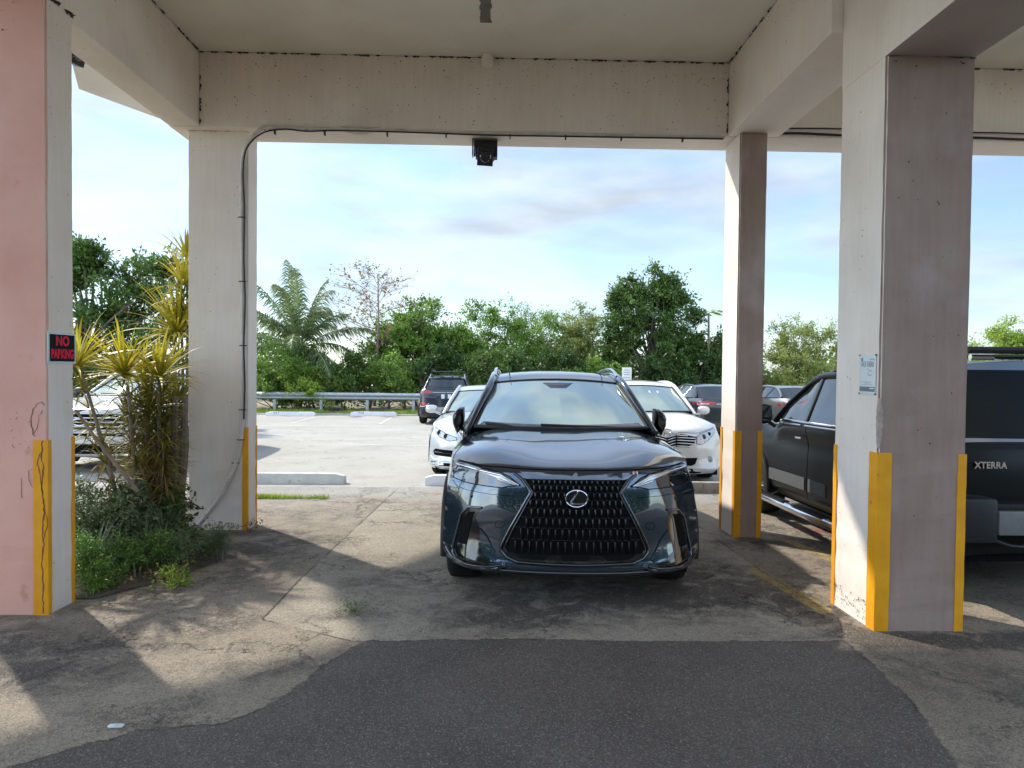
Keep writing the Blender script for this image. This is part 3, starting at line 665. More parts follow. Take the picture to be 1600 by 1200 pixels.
    def wheel(s, sgn, y, tyre, spokes, rimm=None, name='wheel'):
        R_, W_ = tyre; x0 = sgn*(s.P['hw']-W_-.012)
        h = lambda v: x0+sgn*v
        t = MB().lathe([(R_*.66, h(0)), (R_*.9, h(-.0)), (R_*.985, h(.02)), (R_, h(.05)), (R_, h(W_-.05)), (R_*.985, h(W_-.02)), (R_*.9, h(W_)), (R_*.66, h(W_-.012)), (R_*.62, h(W_-.05))], 44, 'x', (0, y, R_))
        for q in (.3, .5, .7): t.lathe([(R_+.0005, h(W_*q-.004)), (R_-.006, h(W_*q)), (R_+.0005, h(W_*q+.004))], 44, 'x', (0, y, R_))
        w = t.build(name, M_tyre, s.root, True, 50, normals=True)
        r = MB().lathe([(R_*.66, h(W_-.015)), (R_*.63, h(W_-.03)), (R_*.6, h(.05)), (.0, h(.05))], 36, 'x', (0, y, R_))
        r.lathe([(0, h(W_-.03)), (.06, h(W_-.032)), (.07, h(W_-.05)), (.07, h(.1))], 24, 'x', (0, y, R_))
        for k in range(spokes):
            a = 2*math.pi*k/spokes; d = Vector((0, math.cos(a), math.sin(a)))
            r.tube([Vector((h(W_-.045), y, R_))+d*.05, Vector((h(W_-.03), y, R_))+d*R_*.4, Vector((h(W_-.022), y, R_))+d*R_*.64], [.02, .016, .014], 6)
        r.build('rim', rimm or M_rim, w, True, 40, normals=True)
    # --- projection helpers: dirs 'f' (front view, coords x,z), 'r' (rear view), 's' (side view +x: coords y,z), 't' (top: x,y)
    def hit(s, d, a, b):
        if d == 'f': o, v = Vector((a, -3, b)), Vector((0, 1, 0))
        elif d == 'r': o, v = Vector((a, s.P['L']+3, b)), Vector((0, -1, 0))
        elif d == 's': o, v = Vector((4, a, b)), Vector((-1, 0, 0))
        elif d == 'S': o, v = Vector((-4, a, b)), Vector((1, 0, 0))
        else: o, v = Vector((a, b, 4)), Vector((0, 0, -1))
        loc, nor, _, _ = s.bvh.ray_cast(o, v)
        if loc is None:
            loc, nor, _, _ = s.bvh.find_nearest(o+v*3.4)
        if nor.dot(v) > 0: nor = -nor
        return loc, nor, v
    def decal(s, name, d, poly, m, off=.004, th=.02, res=.04, parent=None, smooth=True, dish=0.):
        b = bmesh.new(); vs = [b.verts.new((p[0], p[1], 0)) for p in poly]; f = b.faces.new(vs)
        if f.normal.z < 0: f.normal_flip()
        bmesh.ops.triangulate(b, faces=b.faces[:])
        lo = [min(p[i] for p in poly) for i in (0, 1)]; hi = [max(p[i] for p in poly) for i in (0, 1)]
        for ax in (0, 1):
            n = int((hi[ax]-lo[ax])/res)
            for k in range(1, n+1):
                c = [0, 0, 0]; nn = [0, 0, 0]; c[ax] = lo[ax]+(hi[ax]-lo[ax])*k/(n+1); nn[ax] = 1
                bmesh.ops.bisect_plane(b, geom=b.verts[:]+b.edges[:]+b.faces[:], plane_co=c, plane_no=nn)
        for v in b.verts:
            L_, nr, dr = s.hit(d, v.co.x, v.co.y); v.co = L_-dr*off
        be = [e for e in b.edges if e.is_boundary]
        r = bmesh.ops.extrude_edge_only(b, edges=be); dr = s.hit(d, poly[0][0], poly[0][1])[2]
        for v in [g_ for g_ in r['geom'] if isinstance(g_, bmesh.types.BMVert)]: v.co += dr*th
        bmesh.ops.recalc_face_normals(b, faces=b.faces)
        me = bpy.data.meshes.new(name); b.to_mesh(me); b.free()
        # outward facing
        o = link(name, me, m, parent or s.root, smooth, 40); return o
    def line(s, name, d, pts, r, m, off=.0, parent=None, n=8, close=False, res=.03, flat=1., bare=None):
        P_ = []
        pts = list(pts)+([pts[0]] if close else [])
        for i in range(len(pts)-1):
            a, b = pts[i], pts[i+1]; k = max(1, int(math.hypot(b[0]-a[0], b[1]-a[1])/res))
            for j in range(k): P_.append((a[0]+(b[0]-a[0])*j/k, a[1]+(b[1]-a[1])*j/k))
        P_.append(pts[-1]); Q = []
        for a, b in P_:
            L_, nr, dr = s.hit(d, a, b); Q.append(L_-dr*off)
        mb = (bare or MB()).tube(Q, r, n, flat=flat)
        if bare is not None: return bare
        return mb.build(name, m, parent or s.root, True, 60)
def mirror(poly): return [(-a, b) for a, b in poly]
def side_mirror(car, sgn, loc, size, m, yaw=0, name='wing_mirror', cap2=None):
    w, d, h = size; mb = MB(); rows = []
    for i, t in enumerate(np.linspace(0, 1, 9)):
        k = math.sin(math.pi*(.12+.88*t)/1.12)**.6 if i < 8 else .0
        y = -d/2+d*(1-t); sc = [.0, .55, .78, .9, .97, 1.0, 1.0, .98, .95][8-i] if True else 1
        rows.append([((w/2*math.copysign(abs(math.cos(a))**.75, math.cos(a)))*sc, y, (h/2*math.copysign(abs(math.sin(a))**.75, math.sin(a)))*sc) for a in np.linspace(0, 2*math.pi, 20)])
    mb.grid(rows); Mx = Matrix.Translation(loc)@Matrix.Rotation(yaw, 4, 'Z')
    mb.v = [tuple(Mx@Vector(p)) for p in mb.v]
    mb.tube([Vector(loc)+Vector((-sgn*w*.3, 0, -h*.35)), Vector(loc)+Vector((-sgn*(w*.75), .02, -h*.62))], .02, 8)
    o = mb.build(name, m, car.root, True, 60, normals=True)
    g_ = MB().grid([[(w*.43*c_, d/2+.002, h*.42*z_) for c_ in (-1, 0, 1)] for z_ in (-1, 0, 1)])
    g_.v = [tuple(Mx@Vector(p)) for p in g_.v]; g_.build('mirror_glass', M_glass, o)
    return o
# dark grey crossover in the bay (the nearest car)
M_hero = paint('graphite_paint', (.028, .050, .075), metal=.6, rough=.16, cior=1.8)
def front_pose(name, cx, yfront, yaw, **k):
    e = empty(name, (cx, yfront, gz(yfront)), rot=(math.atan(-SLOPE), 0, yaw), **k); return e
hero_root = front_pose('parked_crossover', .522, 4.24, math.radians(-1.6),
    label='dark graphite crossover parked nose out in the bay, wide black spindle grille and folded mirrors', cat='car')
PH = dict(hw=.893, L=4.66, z=[.245, .285, .6, .915, 1.095], cowl=1.2, fw=.87, rw=3.58, rtaper=1,
    belt=[(1.8, .862, 1.05), (2.3, .872, 1.065), (2.9, .872, 1.085), (3.4, .86, 1.11), (3.9, .83, 1.15), (4.3, .77, 1.16), (4.48, .70, 1.15)],
    rear=[(1.13, 4.58), (1.03, 4.62), (.9, 4.65), (.7, 4.66), (.5, 4.66), (.38, 4.64), (.3, 4.6), (.22, 4.5)],
    roof=[(1.99, 1.505, 2.10, .575, 1.472), (2.3, 1.575, 2.35, .585, 1.535), (2.9, 1.60, 2.9, .585, 1.56), (3.5, 1.585, 3.5, .575, 1.545), (4.0, 1.545, 4.0, .56, 1.50), (4.25, 1.51, 4.2, .53, 1.465)],
    ws=(.735, 1.20, 1.44, 1.10, .572, 1.99, 2.10, 1.505, 1.472),
    rw_glass=(.66, 4.56, 4.44, 1.14, .53, 4.25, 4.2, 1.50, 1.46),
    frame=[(1.42, .79, 1.05), (1.72, .70, 1.27), (2.04, .612, 1.475), (2.5, .60, 1.55), (3.1, .597, 1.555), (3.7, .585, 1.52), (4.1, .60, 1.42), (4.42, .70, 1.15)],
    pillars=[2.35, 3.3])
hero = Car(PH, hero_root, M_hero)
hero.build_shell(rails=(2.2, 3.9, -.005, .035, .018, M_chrome), tyre=(.355, .235), spokes=10)

def both_decal(c, name, poly, m, **k):
    return c.decal(name, 'f', poly, m, **k), c.decal(name, 'f', mirror(poly), m, **k)
def both_line(c, name, d, pts, r, m, **k):
    return c.line(name, d, pts, r, m, **k), c.line(name, d, mirror(pts), r, m, **k)
M_mesh = mat('grille_black', (.004, .004, .005), rough=.42, spec=.5, coat=.12)
# spindle grille: dark cavity, staggered upright slats, bright edge frame
gr = [(-.335, .862), (-.275, .775), (-.40, .55), (-.455, .42), (-.44, .385)]
spoly = gr+[(x*-1, z) for x, z in gr[::-1]]
cav = hero.decal('grille', 'f', spoly, M_under, off=.003, th=.01, res=.05)
def gw(z): return pw(z, [.385, .42, .55, .775, .862], [.44, .455, .40, .275, .335])
rows = [.858, .826, .782, .735, .682, .622, .556, .478, .395]; sl_ = MB()
for r in range(len(rows)-1):
    zt, zb_ = rows[r], rows[r+1]; sp = .034+.0016*r; w = gw((zt+zb_)/2)-.012; n = int(w/sp)+1; off_ = (sp/2 if r % 2 else 0)
    for k in range(-n, n+1):
        x = k*sp+off_
        if abs(x) > min(gw(zt-.004), gw(zb_+.004))-.008: continue
        zz1, zz0 = zt+.006, zb_-.004; P_ = []
        for t, e, wd in ((0, .002, .002), (.12, .020, .0065), (.5, .024, .0055), (.9, .014, .004), (1, .002, .002)):
            z = zz1+(zz0-zz1)*t; L_, nr, dr = hero.hit('f', x, z); P_.append((L_-dr*e, wd))
        A = [[Vector((p.x-w_, p.y, p.z)), Vector((p.x, p.y-.006, p.z)), Vector((p.x+w_, p.y, p.z)), Vector((p.x+w_*.6, p.y+.02, p.z)), Vector((p.x-w_*.6, p.y+.02, p.z)), Vector((p.x-w_, p.y, p.z))] for p, w_ in P_]
        sl_.grid(A)
sl_.build('grille_slats', M_mesh, cav, False)
for zr in rows[1:-1]:
    hero.line('grille_bar', 'f', [(-gw(zr)+.01, zr), (gw(zr)-.01, zr)], .0035, M_mesh, off=.004, parent=cav, n=6)
fr_ = [(-.392, .895), (-.345, .862), (-.283, .778), (-.408, .552), (-.466, .42)]
for sg in (1, -1):
    hero.line('grille_frame', 'f', [(sg*a, b) for a, b in [(-.395, .893), (-.35, .862), (-.290, .778), (-.414, .552), (-.475, .425), (-.478, .39), (-.44, .355), (-.37, .33)]], .0105, M_dchrome, off=.006, parent=cav)
    hero.line('grille_frame_inner', 'f', [(sg*a, b) for a, b in [(-.335, .864), (-.275, .777), (-.395, .55), (-.452, .42), (-.44, .388)]], .008, M_gloss, off=.008, parent=cav)
hero.line('grille_frame', 'f', [(-.37, .33), (0, .322), (.37, .33)], .014, M_gloss, off=.006, parent=cav)
hero.decal('lower_grille_panel', 'f', [(-.45, .388), (-.40, .335), (0, .322), (.40, .335), (.45, .388), (0, .384)], M_gloss, off=.009, res=.06)
for a in ([(-.39, .385), (-.17, .39), (-.20, .352), (-.335, .352)], [(-.10, .39), (.10, .39), (.08, .352), (-.08, .352)], [(.17, .39), (.39, .385), (.335, .352), (.20, .352)]):
    hero.decal('lower_intake', 'f', a, M_under, off=.013, th=.006, res=.06)
hero.line('front_lip', 'f', [(-.80, .275), (-.6, .262), (-.46, .268), (0, .266), (.46, .268), (.6, .262), (.80, .275)], .019, M_gloss, off=.012)
for sg in (1, -1):
    q = lambda pts: [(sg*a, b) for a, b in pts]
    hl = hero.decal('headlight', 'f', q([(-.818, .888), (-.79, .915), (-.70, .918), (-.60, .905), (-.485, .888), (-.43, .868), (-.358, .818), (-.43, .812), (-.475, .800), (-.567, .800), (-.72, .805), (-.815, .815)]), M_dlens, off=.004, res=.03)
    hero.decal('lamp_strip', 'f', q([(-.80, .912), (-.73, .906), (-.61, .896), (-.485, .880), (-.41, .842), (-.368, .820), (-.435, .836), (-.50, .856), (-.58, .878), (-.69, .895), (-.785, .898)]), M_drl, off=.015, th=.014, res=.025, parent=hl)
    hero.decal('lamp_strip', 'f', q([(-.52, .866), (-.46, .853), (-.368, .819), (-.43, .822), (-.50, .842)]), M_lens, off=.007, th=.006, res=.02, parent=hl)
    for pts_, r_, m_ in (([(-.80, .905), (-.70, .903), (-.61, .894), (-.485, .879), (-.41, .843), (-.366, .821)], .0085, M_chrome), ([(-.50, .852), (-.43, .830), (-.366, .821)], .007, M_chrome)):
        hero.line('lamp_strip_edge', 'f', q(pts_), r_, m_, off=.020, parent=hl)
    hero.line('headlight_seal', 'f', q([(-.822, .86), (-.815, .815), (-.72, .802), (-.567, .797), (-.475, .797), (-.43, .809), (-.355, .816), (-.43, .872), (-.485, .892), (-.60, .911), (-.70, .926), (-.80, .922)]), .0035, M_under, off=.003, n=6)
    hero.decal('bumper_vent', 'f', q([(-.616, .650), (-.70, .640), (-.745, .585), (-.80, .36), (-.80, .31), (-.755, .290), (-.607, .29), (-.52, .312), (-.60, .335), (-.66, .38), (-.675, .46), (-.655, .585)]), M_gloss, off=.003, res=.03)
    hero.decal('vent_opening', 'f', q([(-.655, .625), (-.70, .615), (-.735, .56), (-.775, .40), (-.71, .40), (-.69, .50), (-.668, .60)]), M_under, off=.007, th=.004, res=.03)
    hero.line('vent_blade', 'f', q([(-.61, .655), (-.70, .648), (-.752, .59), (-.808, .37), (-.812, .32), (-.775, .292)]), .008, M_hero, off=.006)
    hero.line('bumper_wing', 'f', q([(-.85, .345), (-.815, .300), (-.76, .275), (-.60, .268), (-.50, .282), (-.455, .31)]), .021, M_hero, off=.010, flat=.8)
    hero.line('bumper_wing', 'f', q([(-.835, .325), (-.80, .295), (-.69, .282), (-.55, .287), (-.47, .31)]), .010, M_gloss, off=.026)
    hero.decal('bumper_fin', 'f', q([(-.60, .36), (-.52, .325), (-.50, .345), (-.575, .47), (-.62, .52), (-.615, .43)]), M_hero, off=.012, th=.014, res=.04)
    fl = hero.hit('f', sg*-.752, .385)[0]
    MB().lathe([(.0, -.012), (.018, -.010), (.021, -.002), (.023, .01)], 20, 'y', (fl.x, fl.y-.006, fl.z)).build('fog_lamp', M_dchrome, hero_root, True)
    sn = hero.hit('f', sg*-.675, .718)[0]
    MB().lathe([(.0, -.002), (.009, -.001), (.011, .004)], 16, 'y', (sn.x, sn.y-.002, sn.z)).build('parking_sensor', M_gloss, hero_root, True)
    hero.line('washer_cover_seam', 'f', q([(-.519, .562), (-.5, .583), (-.455, .578), (-.453, .556), (-.484, .537), (-.515, .541)]), .0016, M_under, off=.001, close=True, n=5)
    hero.line('bumper_seam', 'f', q([(-.822, .80), (-.795, .77), (-.74, .757), (-.558, .748), (-.40, .748)]), .0016, M_under, off=.001, n=5)
    hero.line('wing_seam', 't', q([(-.84, .50), (-.825, .62), (-.80, .80), (-.772, 1.05), (-.745, 1.30)]), .0022, M_under, off=.0005, n=5)
    mp_ = hero.hit('t', sg*-.74, .52)
    mo = [(-.052, .035), (-.040, .065), (-.014, .097), (.012, .115), (.048, .12), (.053, .03), (.050, -.03), (.02, -.085), (-.01, -.12), (-.03, -.08), (-.048, -.03)]
    mm = MB(); R_ = []
    for yy, k_ in ((-.10, .55), (-.085, .85), (-.05, 1.), (.05, 1.), (.10, .9), (.12, .7)):
        R_.append([(-sg*(-.89+0) - sg*(-a*k_) if False else sg*(.895-a*k_), 1.72+yy, 1.135+b_*k_) for a, b_ in mo+[mo[0]]])
    mm.grid(R_); mm.add(R_[0][:-1], [tuple(range(len(mo)))]); mm.add(R_[-1][:-1], [tuple(range(len(mo)))])
    mm.tube([(sg*.86, 1.70, 1.06), (sg*.80, 1.66, 1.03)], .022, 8)
    mm.build('wing_mirror', M_gloss, hero_root, True, 40, normals=True)
hero.line('hood_seam', 'f', [(-.79, .93), (-.69, .928), (-.562, .922), (-.48, .924), (-.325, .920), (0, .917), (.325, .920), (.48, .924), (.562, .922), (.69, .928), (.79, .93)], .0042, M_under, off=.0015, n=6)
hero.decal('hood_edge_trim', 'f', [(-.36, .905), (-.30, .868), (0, .862), (.30, .868), (.36, .905), (0, .905)], M_hero, off=.005, res=.05)
# emblem: oval ring with a slanted L
def ring(c, cx, cz, rx, rz, r, m, parent, off=.012, n=36, name='emblem_ring', d='f', y0=None):
    L0 = c.hit(d, cx, cz)[0]; dr = 1 if d == 'f' else -1
    pts = [(L0.x+rx*math.cos(a), L0.y-dr*off, L0.z+rz*math.sin(a)) for a in np.linspace(0, 2*math.pi, n+1)]
    return MB().tube(pts, r, 8, cap=False).build(name, m, parent, True)
L0 = hero.hit('f', 0, .75)[0]
emb = MB().lathe([(.0, 0), (.066, 0), (.072, .012)], 40, 'y', (0, 0, 0)); emb.v = [(x, y+L0.y-.034, z*.78+L0.z) for x, y, z in emb.v]
emb = emb.build('emblem', M_gloss, hero_root, True, 30)
ring(hero, 0, .75, .070, .053, .0045, M_chrome, emb, off=.036)
MB().tube([(.012, L0.y-.040, L0.z+.050), (-.040, L0.y-.040, L0.z-.034)], .0065, 6).tube([(-.040, L0.y-.040, L0.z-.034), (.052, L0.y-.040, L0.z-.030)], .0065, 6).build('emblem_letter', M_chrome, emb)
st = hero.decal('hood_sticker', 'f', [(.372, .912), (.408, .912), (.404, .880), (.372, .876)], mat('red_white_sticker', (.62, .10, .10), (.75, .72, .70), 70, rough=.4, lo=.45, hi=.52), off=.006, th=.004, res=.02)
# wipers and the sensor housing behind the glass
for pts, nm in (([(-.64, 1.60, 1.09), (-.50, 1.55, 1.085), (-.40, 1.5, 1.08)], 'wiper'), ([(-.18, 1.3, 1.09), (.1, 1.3, 1.09), (.50, 1.42, 1.08)], 'wiper')):
    Q = []
    for a, b, _ in pts: pass
    Q = [hero.hit('f', a, 1.128-.01*i)[0]-Vector((0, .022, -.004)) for i, (a, b, _) in enumerate(pts)]
    MB().tube(Q, [.010, .014, .006], 6).build(nm, M_black, hero_root, True)
hero.decal('frit_band', 'f', [(-.66, 1.142), (-.3, 1.135), (0, 1.133), (.3, 1.135), (.66, 1.142), (.70, 1.112), (0, 1.100), (-.70, 1.112)], mat('frit_grey', (.16, .17, .17), rough=.12, metal=.35), off=.002, th=.003, res=.06)
hero.decal('sensor_housing', 'f', [(-.14, 1.475), (.14, 1.475), (.07, 1.43), (-.07, 1.43)], M_gloss, off=.003, th=.004, res=.03)
MB().tube([(-.45, 2.06, 1.545), (-.45, 2.9, 1.597)], .004, 5).build('roof_seam', M_under, hero_root)
MB().tube([(.45, 2.06, 1.545), (.45, 2.9, 1.597)], .004, 5).build('roof_seam', M_under, hero_root)
def scaled(hw, L, H, z, fw=None, rw=None, sed=False, **k):
    fy = L/4.66; zc = z[4]; fz = (H-zc)/(1.60-1.095); fx = hw/.93
    S = lambda v: zc+(v-1.095)*fz if v > 1.095 else float(np.interp(v, [.2, .26, .6, .915, 1.095], z))
    P = dict(hw=hw, L=L, z=z, cowl=1.2*fy, fw=fw or .93*fy, rw=rw or 3.65*fy)
    B = PS if sed else PH0
    P['belt'] = [(y*fy, x*fx, S(v)) for y, x, v in B['belt']]
    P['rear'] = [(S(v), y*fy) for v, y in B['rear']]
    P['roof'] = [(a*fy, S(b), c*fy, d*fx, S(e)) for a, b, c, d, e in B['roof']]
    for q in ('ws', 'rw_glass'):
        w = B[q]; P[q] = (w[0]*fx, w[1]*fy, w[2]*fy, S(w[3]), w[4]*fx, w[5]*fy, w[6]*fy, S(w[7]), S(w[8]))
    P['frame'] = [(y*fy, x*fx, S(v)) for y, x, v in B['frame']]
    P['pillars'] = [v*fy for v in B['pillars']]
    if 'deck' in B: P['deck'] = [(x*fx, a*fy, b*fy, S(v)) for x, a, b, v in B['deck']]
    P.update(k); return P
PH0 = dict(PH)
PS = dict(belt=[(1.8, .872, 1.06), (2.3, .882, 1.07), (2.9, .882, 1.085), (3.4, .87, 1.10), (3.9, .84, 1.12), (4.25, .79, 1.12), (4.48, .72, 1.11)],
    rear=[(1.11, 4.58), (1.03, 4.62), (.9, 4.64), (.7, 4.65), (.5, 4.66), (.38, 4.65), (.3, 4.62), (.22, 4.5)],
    roof=[(1.93, 1.50, 2.06, .575, 1.465), (2.3, 1.575, 2.35, .585, 1.53), (2.7, 1.60, 2.7, .585, 1.555), (3.1, 1.58, 3.1, .575, 1.54), (3.45, 1.52, 3.42, .55, 1.48)],
    ws=(.735, 1.20, 1.44, 1.085, .572, 1.93, 2.06, 1.50, 1.465),
    rw_glass=(.66, 4.08, 3.95, 1.13, .55, 3.45, 3.42, 1.52, 1.48),
    frame=[(1.42, .79, 1.05), (1.72, .70, 1.27), (2.04, .612, 1.47), (2.5, .60, 1.545), (2.9, .597, 1.55), (3.3, .59, 1.505), (3.65, .64, 1.36), (4.0, .74, 1.13)],
    pillars=[2.35, 3.2], deck=[(.70, 4.06, 4.0, 1.13), (.76, 4.3, 4.28, 1.12), (.72, 4.58, 4.48, 1.112)])

def pose(name, cx, y, yaw=0, rear=False, **k):       # y = the end facing the camera
    e = empty(name, (cx, y, gz(y)), rot=((math.atan(SLOPE) if rear else math.atan(-SLOPE)), 0, (math.pi if rear else 0)+yaw), **k)
    return e
def rear_root(name, cx, yr, L, yaw=0, **k):
    e = empty(name, (cx, yr+L, gz(yr+L)), rot=(math.atan(SLOPE), 0, math.pi+yaw), **k); return e
CARS = 'cars standing in the open lot'
def plate(car, d, cx, cz, m=M_plate, txt=None, size=.07):
    p = car.decal('number_plate', d, [(cx-.15, cz-.075), (cx+.15, cz-.075), (cx+.15, cz+.075), (cx-.15, cz+.075)], m, off=.012, th=.01, res=.2, smooth=False)
    return p
# ---- white crossover, right behind the near car
M_white = paint('white_pearl_paint', (.74, .71, .66), rough=.3)
r = pose('parked_crossover', 2.47, 9.55, math.radians(-1.0), label='white crossover facing the camera with a chrome barred grille, right of the dark crossover', cat='car', group=CARS)
c = Car(scaled(.925, 4.6, 1.52, [.16, .22, .52, .80, 1.0]), r, M_white); c.build_shell(tyre=(.33, .22), spokes=5)
g1 = c.decal('grille', 'f', [(-.44, .70), (-.20, .745), (-.11, .71), (0, .685), (.11, .71), (.20, .745), (.44, .70), (.40, .60), (.30, .565), (0, .56), (-.30, .565), (-.40, .60)], M_under, off=.004, res=.05)
for z0, w in ((.725, .30), (.69, .42), (.652, .42), (.612, .39), (.574, .33)):
    c.line('grille_bar', 'f', [(-w, z0-.012), (-.13, z0+.004), (0, z0-.035), (.13, z0+.004), (w, z0-.012)], .0085, M_chrome, off=.008, parent=g1, n=6)
e1 = ring(c, 0, .755, .085, .056, .008, M_chrome, c.root, off=.01, name='emblem')
ring(c, 0, .755, .034, .05, .006, M_chrome, e1, off=.014, name='emblem_loop'); ring(c, 0, .775, .06, .026, .006, M_chrome, e1, off=.014, name='emblem_loop')
for sg in (1, -1):
    q = lambda pts: [(sg*a, b) for a, b in pts]
    h = c.decal('headlight', 'f', q([(.445, .70), (.50, .745), (.72, .80), (.80, .81), (.78, .745), (.66, .66), (.52, .585), (.44, .60)]), M_lens, off=.006, res=.04)
    for (x, z, rr) in ((.56, .70, .038), (.66, .735, .03)):
        L_ = c.hit('f', sg*x, z)[0]; MB().lathe([(rr, .0), (rr*.8, -.006), (0, -.008)], 18, 'y', (L_.x, L_.y-.01, L_.z)).build('projector_lamp', M_dchrome, h, True)
    c.decal('turn_signal', 'f', q([(.455, .69), (.50, .72), (.54, .64), (.50, .595), (.45, .61)]), mat('amber_pink_lens', (.5, .22, .18), (.65, .5, .46), 40, rough=.1, coat=1.), off=.010, th=.008, res=.04, parent=h)
    c.line('headlight_seal', 'f', q([(.445, .70), (.50, .745), (.72, .80), (.80, .81), (.78, .745), (.66, .66), (.52, .585), (.44, .60)]), .004, M_black, off=.004, close=True, n=5)
    c.decal('air_intake', 'f', q([(.20, .40), (.46, .40), (.42, .31), (.36, .285), (.20, .30)]), M_under, off=.004, res=.06)
    L_ = c.hit('f', sg*.66, .375)[0]; MB().lathe([(.0, -.01), (.04, -.008), (.052, .0), (.056, .01)], 20, 'y', (L_.x, L_.y-.006, L_.z)).build('fog_lamp', M_lens, c.root, True)
    c.line('hood_seam', 'f', q([(.80, .82), (.66, .80), (.45, .752), (.20, .765), (.11, .735), (0, .71)]), .003, M_black, off=.002, n=5)
    side_mirror(c, sg, (sg*1.0, 1.62, 1.02), (.20, .12, .14), M_white)
c.decal('lower_intake', 'f', [(-.6, .235), (-.3, .25), (.3, .25), (.6, .235), (.5, .17), (-.5, .17)], M_under, off=.004, res=.08)
p = plate(c, 'f', 0, .46, mat('blue_number_plate', (.12, .32, .48), (.55, .6, .62), 30, rough=.4, lo=.5, hi=.6))
c.line('wiper', 'f', [(-.05, 1.015), (.35, 1.02), (.62, 1.0)], .009, M_black, off=.03, n=6)
c.decal('dash_paper', 'f', [(.10, 1.34), (.27, 1.335), (.27, 1.30), (.10, 1.305)], M_plate, off=.003, th=.004, res=.2)
# ---- silver sedan, left behind the near car
M_silver = paint('silver_paint', (.62, .65, .67), metal=.35, rough=.3)
r = pose('parked_sedan', -.12, 9.85, math.radians(-1.0), label='silver white sedan showing one headlamp and mirror behind the left side of the dark crossover', cat='car', group=CARS)
c = Car(scaled(.895, 4.6, 1.40, [.15, .20, .50, .76, .965], sed=True), r, M_silver); c.build_shell(tyre=(.32, .21), spokes=5)
c.decal('grille', 'f', [(-.40, .70), (.40, .70), (.30, .55), (-.30, .55)], M_under, off=.004, res=.06)
c.line('grille_bar', 'f', [(-.42, .71), (-.30, .545), (.30, .545), (.42, .71)], .014, M_chrome, off=.006)
for sg in (1, -1):
    q = lambda pts: [(sg*a, b) for a, b in pts]
    h = c.decal('headlight', 'f', q([(.44, .60), (.56, .575), (.72, .63), (.80, .70), (.815, .775), (.74, .74), (.60, .68), (.45, .635)]), M_lens, off=.005, res=.04)
    c.line('headlight_seal', 'f', q([(.44, .60), (.56, .575), (.72, .63), (.80, .70), (.815, .775), (.74, .74), (.60, .68), (.45, .635)]), .005, M_black, off=.003, close=True, n=5)
    for x, z in ((.72, .69), (.61, .645)):
        L_ = c.hit('f', sg*x, z)[0]; MB().lathe([(.04, .0), (.034, -.006), (0, -.008)], 18, 'y', (L_.x, L_.y-.008, L_.z)).build('projector_lamp', M_dchrome, h, True)
    c.decal('air_intake', 'f', q([(.50, .44), (.78, .45), (.82, .41), (.80, .355), (.52, .34)]), M_under, off=.004, res=.05)
    c.line('intake_bar', 'f', q([(.51, .39), (.80, .40)]), .006, M_black, off=.008)
    c.line('bumper_crease', 'f', q([(.86, .33), (.80, .285), (.5, .27), (.0, .27)]), .012, M_silver, off=.006)
    c.decal('lower_intake', 'f', q([(.86, .255), (.5, .25), (.0, .25), (0, .16), (.5, .16), (.80, .175)]), M_under, off=.003, res=.08)
    side_mirror(c, sg, (sg*1.0, 1.66, .985), (.21, .12, .14), M_silver)
    c.line('hood_crease', 't', q([(-.50, .35), (-.62, .9), (-.66, 1.25)]), .006, M_silver, off=.0)
# ---- white full-size vehicle at the left behind the plants
M_w2 = paint('white_paint', (.74, .74, .73), rough=.32)
r = pose('parked_utility_vehicle', -6.28, 10.3, 0, label='large white vehicle with barred dark grille behind the yellow plants', cat='car', group=CARS)
c = Car(scaled(.99, 5.0, 1.66, [.26, .30, .62, .98, 1.16]), r, M_w2); c.build_shell(tyre=(.39, .25), spokes=6)
g1 = c.decal('grille', 'f', [(-.62, .93), (.62, .93), (.62, .66), (-.62, .66)], M_under, off=.004, res=.08)
for z0 in (.92, .855, .79, .725, .67): c.line('grille_bar', 'f', [(-.61, z0), (.61, z0)], .009, M_w2, off=.01, parent=g1, n=6)
ring(c, 0, .79, .11, .05, .012, M_chrome, c.root, off=.02, name='emblem')
c.decal('lower_grille', 'f', [(-.62, .62), (.62, .62), (.60, .57), (-.60, .57)], M_under, off=.004, res=.1)
c.decal('lower_intake', 'f', [(-.75, .46), (.75, .46), (.66, .31), (-.66, .31)], M_under, off=.004, res=.1)
c.decal('skid_panel', 'f', [(-.48, .58), (.48, .58), (.42, .48), (-.42, .48)], M_w2, off=.012, res=.1)
for sg in (1, -1):
    c.decal('headlight', 'f', [(sg*a, b) for a, b in ((.65, .95), (.90, .97), (.92, .80), (.65, .78))], M_lens, off=.005, res=.06)
    side_mirror(c, sg, (sg*1.09, 1.75, 1.19), (.20, .13, .2), M_black)
c.line('wiper', 'f', [(-.5, 1.19), (.0, 1.195)], .012, M_black, off=.03, n=6); c.line('wiper', 'f', [(.1, 1.19), (.55, 1.19)], .012, M_black, off=.03, n=6)

